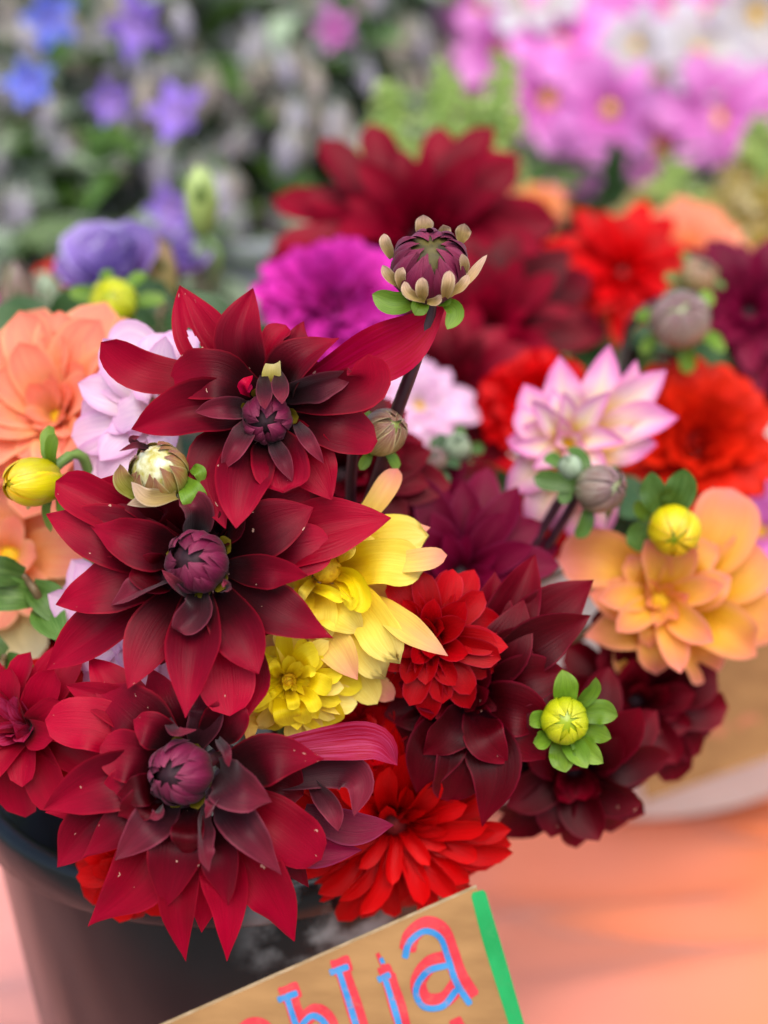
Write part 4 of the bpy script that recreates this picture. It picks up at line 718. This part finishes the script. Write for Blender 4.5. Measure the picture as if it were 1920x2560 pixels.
# ---------------------------------------------------------------- leafy sprigs among the dahlias
def sprig(label, c, tip, n, L, mat, base, seed, stem=STEMB, rim=.245):
    t = thing('leaf_sprig', label, 'leaves', c, 'leafy sprigs among the dahlias'); rn = random.Random(seed); pr = proto('point', .52, -.4, .3, mat)
    link('stem', tube_mesh('stem', [tip - c, V((0, 0, 0)), V((base.x, base.y, rim)) - c, V((base.x, base.y, .03)) - c], .0016, .0026, 16, 6), stem, t)
    for k in range(n):
        q = (tip - c) * (k / max(n - 1, 1)); a = (0 if k % 2 else math.pi) + rn.uniform(-.7, .7)
        o = add_petal(t, 'leaf', rn.choice(pr), (0, 0, 0), a, R(rn.uniform(-10, 35)), L * rn.uniform(.75, 1.2), R(rn.uniform(-30, 30)), frame_of(AX(rn.uniform(-.3, .3), .5))); o.location += q
sprig('green leaf pair on a bronze stem below the orange yellow bud', P(110, 1520, .60), P(60, 1440, .60), 4, .026, LEAF, inb(3.1, .07), 91)
sprig('green leaves at the left border above the bucket rim', P(20, 1700, .60), P(10, 1640, .60), 4, .028, LEAF, inb(3.3, .08), 92)
sprig('dark leaves behind the faded peach dahlia', P(150, 1450, .70), P(170, 1380, .70), 6, .035, LEAD, inb(2.5, .06), 93)
sprig('dark leaves deep between yellow and cherry red dahlias', P(1010, 1560, .68), P(1010, 1500, .68), 6, .035, LEAD, inb(.5, .06), 94)
sprig('dark leaves below the deep burgundy dahlia', P(1080, 1800, .64), P(1130, 1830, .64), 6, .034, LEAD, inb(-.4, .07), 95)
sprig('leaves behind the glossy yellow bud', P(1610, 1330, .74), P(1640, 1270, .74), 6, .035, LEAD, inb(.3, .06), 96)
sprig('dark leaves between scarlet and plum dahlias', P(1140, 1260, .76), P(1130, 1190, .76), 7, .04, LEAD, inb(.9, .05), 97)
sprig('dark leaves above the peach dahlia', P(150, 900, .76), P(130, 800, .78), 7, .05, LEAD, inb(2.6, .06), 98)
sprig('dark leaves below the purple lisianthus', P(400, 860, .80), P(440, 760, .82), 7, .05, LEAD, inb(1.9, .05), 99)
sprig('dark leaves behind the tallest burgundy dahlia', P(560, 900, .72), P(600, 850, .74), 6, .04, LEAD, inb(1.6, .05), 100)
sprig('dark leaves below the maroon streaked bud', P(1690, 900, .86), P(1700, 860, .86), 6, .035, LEAD, V((WB.x, WB.y, 0)), 101, rim=.225)

# ---------------------------------------------------------------- lisianthus
def cupped(name, label, cat, c, axis, Rr, mat, base, seed, group, n=(4, 5, 6), rim=.24):
    return bloom(name, label, cat, c, axis, Rr, [(n[0], 78, .8, .8, .06, .3, .8, 'round', mat), (n[1], 66, .95, .85, .1, .2, .8, 'round', mat), (n[2], 52, 1.05, .9, .12, -.1, .7, 'round', mat)], group, seed, base, STEMG, rim=rim)
cupped('lisianthus', 'purple lisianthus with pale petal rims above the lime yellow bud', 'lisianthus', P(300, 740, .86), AX(-.2, .9), .042, LISI, LB, 111, 'lisianthus of the green bucket')
cupped('lisianthus', 'small purple lisianthus beside the larger one with pale rims', 'lisianthus', P(440, 690, .92), AX(.3, .8), .03, LISI, LB, 112, 'lisianthus of the green bucket')
cupped('lisianthus', 'deep magenta lisianthus at the left border above the peach dahlia', 'lisianthus', P(30, 930, .88), AX(.1, .6), .045, MAGE, LB, 113, 'lisianthus of the green bucket')
def tallbud(label, c, base, L, mat, seed, rim=.24):
    t = thing('lisianthus_bud', label, 'flower bud', c, 'lisianthus buds'); rn = random.Random(seed)
    tepals(t, V((0, 0, 0)), AX(0, 2), L * .27, L * .62, 5, mat, 'tepal', th0=150, th1=2, layers=1, wide=1.5, spiral=.8, seed=seed)
    core(t, V((0, 0, 0)), AX(0, 2), L * .23, L * .55, mat)
    pr = proto('long', .16, .3, .3, LEAF)
    for k in range(5): add_petal(t, 'sepal', rn.choice(pr), (L * .1, 0, -L * .5), 6.28 * k / 5, R(rn.uniform(55, 78)), L * rn.uniform(.8, 1.1), 0, frame_of(AX(0, 2)))
    link('stem', tube_mesh('stem', [V((0, 0, -L * .5)), V((.004, 0, -L * 1.4)), V((base.x, base.y, rim)) - c, V((base.x, base.y, .03)) - c], .0018, .0026, 14, 6), STEMG, t)
tallbud('pale green pointed lisianthus bud standing tallest', P(502, 505, .90), LB, .038, BELG, 121)
tallbud('grey green lisianthus bud below the tallest one', P(515, 665, .92), LB, .036, LEAS, 122)
tallbud('brownish lisianthus bud right of the purple flower', P(400, 680, .86), LB, .036, BUDT, 123)
tallbud('dark pointed lisianthus bud at the left border', P(45, 755, .86), LB, .042, BUDM, 124)
tallbud('green lisianthus bud between dark bud and purple flower', P(120, 760, .92), LB, .036, LEAS, 125)
for i, (x, y) in enumerate(((145, 715), (78, 745))):
    bloom('dahlia', 'tiny red flower beyond the dark lisianthus bud' if i else 'tiny red flower left of the purple lisianthus', 'dahlia', P(x, y, 1.05), AX(0, .5), .02, deco(REDP, n=(7, 9, 10), L=(.6, .8, 1), el=(60, 35, 10)), 'red dahlias', 130 + i, LB, rim=.24)

# ---------------------------------------------------------------- borage behind
def calyx_mesh():
    vs, fs, uv = [], [], []; nu, nv = 7, 8
    for i in range(nu + 1):
        q = i / nu; r = .3 * math.sin(math.pi * (q * .88 + .06)) ** .8
        for j in range(nv):
            a = 6.28318 * j / nv; k = 1 + (.35 * q if j % 2 else -.25 * q); vs.append((r * k * math.cos(a), r * k * math.sin(a), -q)); uv.append((q, j / nv))
    for i in range(nu):
        for j in range(nv): k = (j + 1) % nv; fs.append((i * nv + j, (i + 1) * nv + j, (i + 1) * nv + k, i * nv + k))
    return mesh('calyx', vs, fs, uv)
CALY = [calyx_mesh(), calyx_mesh()]; CALY[0].materials.append(FUZZ); CALY[1].materials.append(FUZB)
def borage(label, top, base, seed, flowers=(), dense=12, group='borage stems', rim=.3):
    c = V(base); c.z = .37; t = thing('borage_stem', label, 'borage', c, group); rn = random.Random(seed)
    bend = V((rn.uniform(-.05, .05), rn.uniform(-.04, .04), 0)); path = catmull([V((0, 0, -.34)), V((0, 0, 0)), (top - c) * .55 + bend, top - c + V((0, 0, .01)), top - c + V((rn.uniform(-.05, .05), rn.uniform(-.05, 0), -.03))], 40)
    link('stem', tube_mesh('stem', path[::4], .005, .0022, 20, 6), STEMS, t)
    for k in range(dense):
        q = path[min(40, int(18 + 23 * k / dense))]; off = V((rn.uniform(-.06, .06), rn.uniform(-.05, .03), rn.uniform(-.05, .03)))
        link('side_stalk', tube_mesh('side_stalk', [q, q + off * .6 + V((0, 0, .012)), q + off], .0016, .001, 5, 5), STEMS, t)
        for b in range(2):
            o = bpy.data.objects.new('bud', rn.choice(CALY)); COL.objects.link(o); o.parent = t; L = rn.uniform(.024, .046)
            o.matrix_local = M.Translation(q + off + V((rn.uniform(-.012, .012), rn.uniform(-.012, .012), 0))) @ M.Rotation(rn.uniform(0, 6.28), 4, 'Z') @ M.Rotation(rn.uniform(-.6, .6), 4, 'X') @ M.Diagonal((L * .8, L * .8, L * 1.15, 1))
    pl = proto('point', .48, -.5, .3, LEAF); ps = proto('point', .42, -.5, .3, LEAS)
    for k in range(6):
        q = path[int(14 + 4 * k)]; o = add_petal(t, 'leaf', rn.choice(pl if rn.random() < .7 else ps), (0, 0, 0), rn.uniform(0, 6.28), R(rn.uniform(-25, 40)), rn.uniform(.07, .13), 0); o.location += q
    for (x, y, dd, rr, m_) in flowers:
        p = P(x, y, dd - .12) - c; F = frame_of(AX(rn.uniform(-.4, .4), rn.uniform(-.5, .2))); pr = proto('point', .55, -.2, .15, m_)
        fl = bpy.data.objects.new('flower', lathe_mesh('flower_cone', [(.0002, .006), (.002, .004), (.003, 0), (.002, -.004), (.0002, -.004)], 8)); fl.data.materials.append(CREA)
        COL.objects.link(fl); fl.parent = t; fl.location = p; rr *= .8
        for k in range(5): add_petal(fl, 'petal', rn.choice(pr), (.001, 0, 0), 6.28 * k / 5 + .3, R(rn.uniform(0, 35)), rr, 0, F)
        near = min(path, key=lambda v: (v - p).length); link('flower_stalk', tube_mesh('flower_stalk', [near, (near + p) * .5 + V((0, .01, .015)), p + V((0, .004, 0))], .0014, .001, 6, 5), STEMS, t)
BF = {0: [(125, 50, 1.45, .036, BORB)], 1: [(350, 60, 1.45, .044, BORL)], 2: [(75, 215, 1.38, .032, BORB)], 3: [(275, 255, 1.40, .028, BORL)], 4: [(445, 285, 1.36, .038, BORL)], 5: [(835, 70, 1.5, .03, COSP)], 6: [(430, 525, 1.30, .030, BORL)]}
words = ['with a clear blue flower at the top', 'with a large violet flower high up', 'with a bright blue star at the left', 'with a pale lilac flower', 'with a deep violet blue flower', 'with a rosy flower high up', 'with a low violet flower']
tops = [(130, 0, 1.48), (350, 0, 1.48), (60, 130, 1.4), (270, 190, 1.42), (450, 200, 1.38), (830, 0, 1.52), (420, 420, 1.34)]
for i, (x, y, dd) in enumerate(tops):
    p = P(x, y, dd); borage('grey fuzzy borage stem ' + words[i], p, V((GB.x + (p.x - GB.x) * .5, GB.y - .02, 0)), 200 + i, BF[i], 18)
more = [(30, -20, 1.6), (230, -30, 1.62), (480, -40, 1.6), (600, -20, 1.55), (700, 160, 1.42), (560, 60, 1.5), (950, 20, 1.6), (900, 150, 1.55), (180, 100, 1.52), (0, 300, 1.42), (150, 330, 1.42), (320, 330, 1.44), (560, 380, 1.44), (780, 330, 1.5), (1020, 60, 1.66), (1100, 10, 1.7), (90, 440, 1.36), (640, 30, 1.64), (250, 450, 1.4), (900, 300, 1.56)]
for i, (x, y, dd) in enumerate(more):
    p = P(x, y, dd); borage('grey mauve fuzzy borage stem with drooping buds and no open flower', p, V((GB.x + (p.x - GB.x) * .5, GB.y + .03, 0)), 240 + i, (), 24, 'budding borage stems')
# the leafy mass below the borage
def mass(name, label, pts, n, mats, L, seed):
    rn = random.Random(seed); vs, fs, uv, mi = [], [], [], []
    for k in range(n):
        a, b = rn.choice(pts); q = a.lerp(b, rn.random()) + V((rn.gauss(0, .05), rn.gauss(0, .04), rn.gauss(0, .04)))
        T = V((rn.gauss(0, 1), rn.gauss(-.5, .7), rn.gauss(0, .6))).normalized(); s = T.cross(V((rn.gauss(0, .3), rn.gauss(-.3, .3), 1))).normalized(); nn = s.cross(T); l = L * rn.uniform(.6, 1.3); o = len(vs)
        for u_, wv in ((0, .04), (.3, .22), (.6, .24), (.85, .12), (1, .01)):
            for sg_ in (-1, 0, 1): vs.append(q + T * u_ * l + s * wv * l * sg_ + nn * l * (.05 * abs(sg_) - .25 * u_ * u_)); uv.append((u_, sg_ * .5 + .5))
        m_ = rn.randrange(len(mats))
        for i in range(4):
            for j in range(2): a_ = o + i * 3 + j; fs.append((a_, a_ + 1, a_ + 4, a_ + 3)); mi.append(m_)
    me = mesh(name, vs, fs, uv)
    for m_ in mats: me.materials.append(m_)
    me.polygons.foreach_set('material_index', mi); o = link(name, me, None); o['kind'] = 'stuff'; o['label'] = label; o['category'] = 'foliage'
mass('foliage', 'mass of green leaves below the borage flowers', [(P(-60, 480, 1.45), P(560, 480, 1.5)), (P(-60, 620, 1.4), P(420, 640, 1.45)), (P(0, 300, 1.55), P(900, 320, 1.6)), (P(-40, 150, 1.75), P(1050, 150, 1.8)), (P(-40, 20, 1.85), P(1100, 30, 1.9)), (P(-60, 760, 1.35), P(420, 780, 1.38))], 3000, [LEAL, LEAF, LEAS, LEAS], .07, 301)
mass('foliage', 'mass of dark leaves below the cosmos', [(P(1150, 520, 1.5), P(1980, 520, 1.55)), (P(1200, 640, 1.4), P(1980, 640, 1.4)), (P(1150, 330, 1.95), P(2000, 330, 1.95)), (P(1150, 100, 2.05), P(2000, 100, 2.05))], 1500, [LEAD, LEAD, LEAF], .06, 302)

# ---------------------------------------------------------------- cosmos, green bells, cream snapdragons
cs = [(1250, 130, 1.55, 'p', .055), (1400, 110, 1.5, 'p', .06), (1325, 0, 1.5, 'w', .055), (1590, 115, 1.45, 'w', .038), (1750, 130, 1.44, 'w', .05), (1890, 40, 1.46, 'w', .055), (1640, 40, 1.66, 'p', .06), (1370, 250, 1.48, 'p', .06), (1525, 275, 1.42, 'p', .056), (1660, 230, 1.5, 'p', .062),
      (1790, 300, 1.44, 'p', .062), (1900, 220, 1.5, 'p', .055), (1480, 30, 1.7, 'p', .06), (1480, 390, 1.46, 'p', .05), (1650, 370, 1.46, 'p', .06), (1830, 10, 1.72, 'p', .05), (1240, 40, 1.72, 'p', .05), (1640, 190, 1.5, 'w', .03), (1930, 340, 1.6, 'd', .04), (1560, 480, 1.5, 'p', .035), (1420, 520, 1.4, 'p', .034), (1880, 400, 1.6, 'p', .045), (1350, 330, 1.6, 'p', .04), (1720, 420, 1.55, 'p', .04), (1230, 230, 1.7, 'p', .045), (1300, 180, 1.62, 'p', .055), (1440, 180, 1.6, 'p', .06), (1850, 160, 1.6, 'p', .06), (1720, 20, 1.65, 'p', .06), (1560, 180, 1.66, 'p', .06), (1420, 330, 1.58, 'p', .055), (1580, 360, 1.56, 'p', .055), (1960, 130, 1.6, 'p', .06)] + [(1200 + 95 * (q % 8) + 40 * (q // 8 % 2), 20 + 95 * (q // 8), 1.62 + .02 * (q % 5), 'p', .046) for q in range(32)]
clab = {'p': 'pink cosmos bloom with a yellow eye crowded in the cosmos bunch', 'w': 'white cosmos bloom among the pink ones', 'd': 'dark magenta cosmos at the right border of the bunch'}
rn = random.Random(5)
special = {8: 'large pink cosmos turned to the viewer with the clearest yellow eye', 0: 'pink cosmos bloom next to the slim green spike', 19: 'small pink cosmos bloom hanging low above the cream snapdragons', 20: 'small pink cosmos bloom low beside the orange peach dahlia', 10: 'pink cosmos bloom just below the white cosmos blooms',
           2: 'white cosmos bloom nearest the green bell spikes', 4: 'largest white cosmos bloom in the middle of the white ones'}
for i, (x, y, dd, k, rr) in enumerate(cs):
    m_ = {'p': COSP, 'w': COSW, 'd': MAGE}[k]; c = P(x, y, dd)
    bloom('cosmos', special.get(i, clab[k]), 'cosmos', c, AX(rn.uniform(-.5, .3), rn.uniform(-.3, .5)), rr, [(8, 14, 1.0, .56, .1, -.1, .15, 'blunt', m_)], {'p': 'pink cosmos', 'w': 'white cosmos', 'd': None}[k], 400 + i, V((CB.x + (c.x - CB.x) * .3, CB.y, 0)), STEMG, (.16, .1, DISC), stem_r=.002, rim=.28)
BELL = petal_mesh('bell', [V((0, 0, 0)), V((.4, 0, .25)), V((.8, 0, .2)), V((1, 0, -.1))], .45, V((0, 0, 1)), 'round', cup=.9, nu=7, nv=6); BELL.materials.append(BELG)
SNAP = petal_mesh('floret', [V((0, 0, 0)), V((.4, 0, .3)), V((.8, 0, .35)), V((1, 0, 0))], .42, V((0, 0, 1)), 'round', cup=.8, nu=7, nv=6); SNAP.materials.append(CREA)
def spike(name, label, cat, c0, c1, base, me, n, L, seed, group, rim=.225, part='bell'):
    t = thing(name, label, cat, c0, group); rn = random.Random(seed); ax = (c1 - c0)
    link('stem', tube_mesh('stem', [ax, V((0, 0, 0)), V((base.x, base.y, rim)) - c0, V((base.x, base.y, .03)) - c0], .0022, .004, 16, 6), STEMG, t)
    for k in range(n):
        q = k / n; o = add_petal(t, part, me, (.003, 0, 0), k * 2.4 + rn.uniform(-.3, .3), R(rn.uniform(5, 50)), L * (1.1 - .6 * q) * rn.uniform(.85, 1.15), R(rn.uniform(-20, 20)), frame_of(ax)); o.location += ax * q
for i, (x0_, y0_, x1_, y1_, dd) in enumerate(((950, 480, 985, 225, 1.08), (1100, 480, 1112, 180, 1.08), (1235, 460, 1266, 160, 1.08), (1180, 480, 1190, 260, 1.12))):
    spike('green_spike', ['shortest green bell spike beside the dark red dahlia', 'broad green bell spike in the middle of the three', 'tall slim green bell spike next to the cosmos', 'green bell spike between the broad and the slim one'][i], 'green bells', P(x0_, y0_, dd), P(x1_, y1_, dd + .02), V((WB.x - .05, WB.y + .06, 0)), BELL, 44, .021, 500 + i, 'green bell spikes')
for i, (x0_, y0_, x1_, y1_, dd) in enumerate(((1830, 640, 1840, 450, 1.2), (1640, 600, 1625, 500, 1.22), (1905, 700, 1915, 480, 1.15), (1740, 620, 1760, 540, 1.25))):
    spike('snapdragon', ['cream snapdragon with yellow throats behind the scarlet dahlia', 'small cream snapdragon beside a green shoot', 'cream and green snapdragon at the right border', 'short cream snapdragon above the peach dahlia'][i], 'snapdragon', P(x0_, y0_, dd), P(x1_, y1_, dd + .02), V((WB.x + .06, WB.y + .05, 0)), SNAP, 24, .034, 510 + i, 'cream snapdragons', part='floret')
for i, (x0_, y0_, x1_, y1_, dd) in enumerate(((1690, 560, 1685, 420, 1.2), (1905, 460, 1910, 310, 1.2))):
    spike('green_spike', ['green shoot among the cream snapdragons', 'green shoot at the right border above the snapdragons'][i], 'green bells', P(x0_, y0_, dd), P(x1_, y1_, dd + .02), V((WB.x + .04, WB.y + .07, 0)), BELL, 20, .024, 520 + i, 'green bell spikes')
bloom('dahlia', 'orange peach dahlia beside the slim green spike', 'dahlia', P(1345, 520, 1.32), AX(0, .7), .03, deco(ORAN, wr=.45), 'orange dahlias', 530, WB, rim=.225)
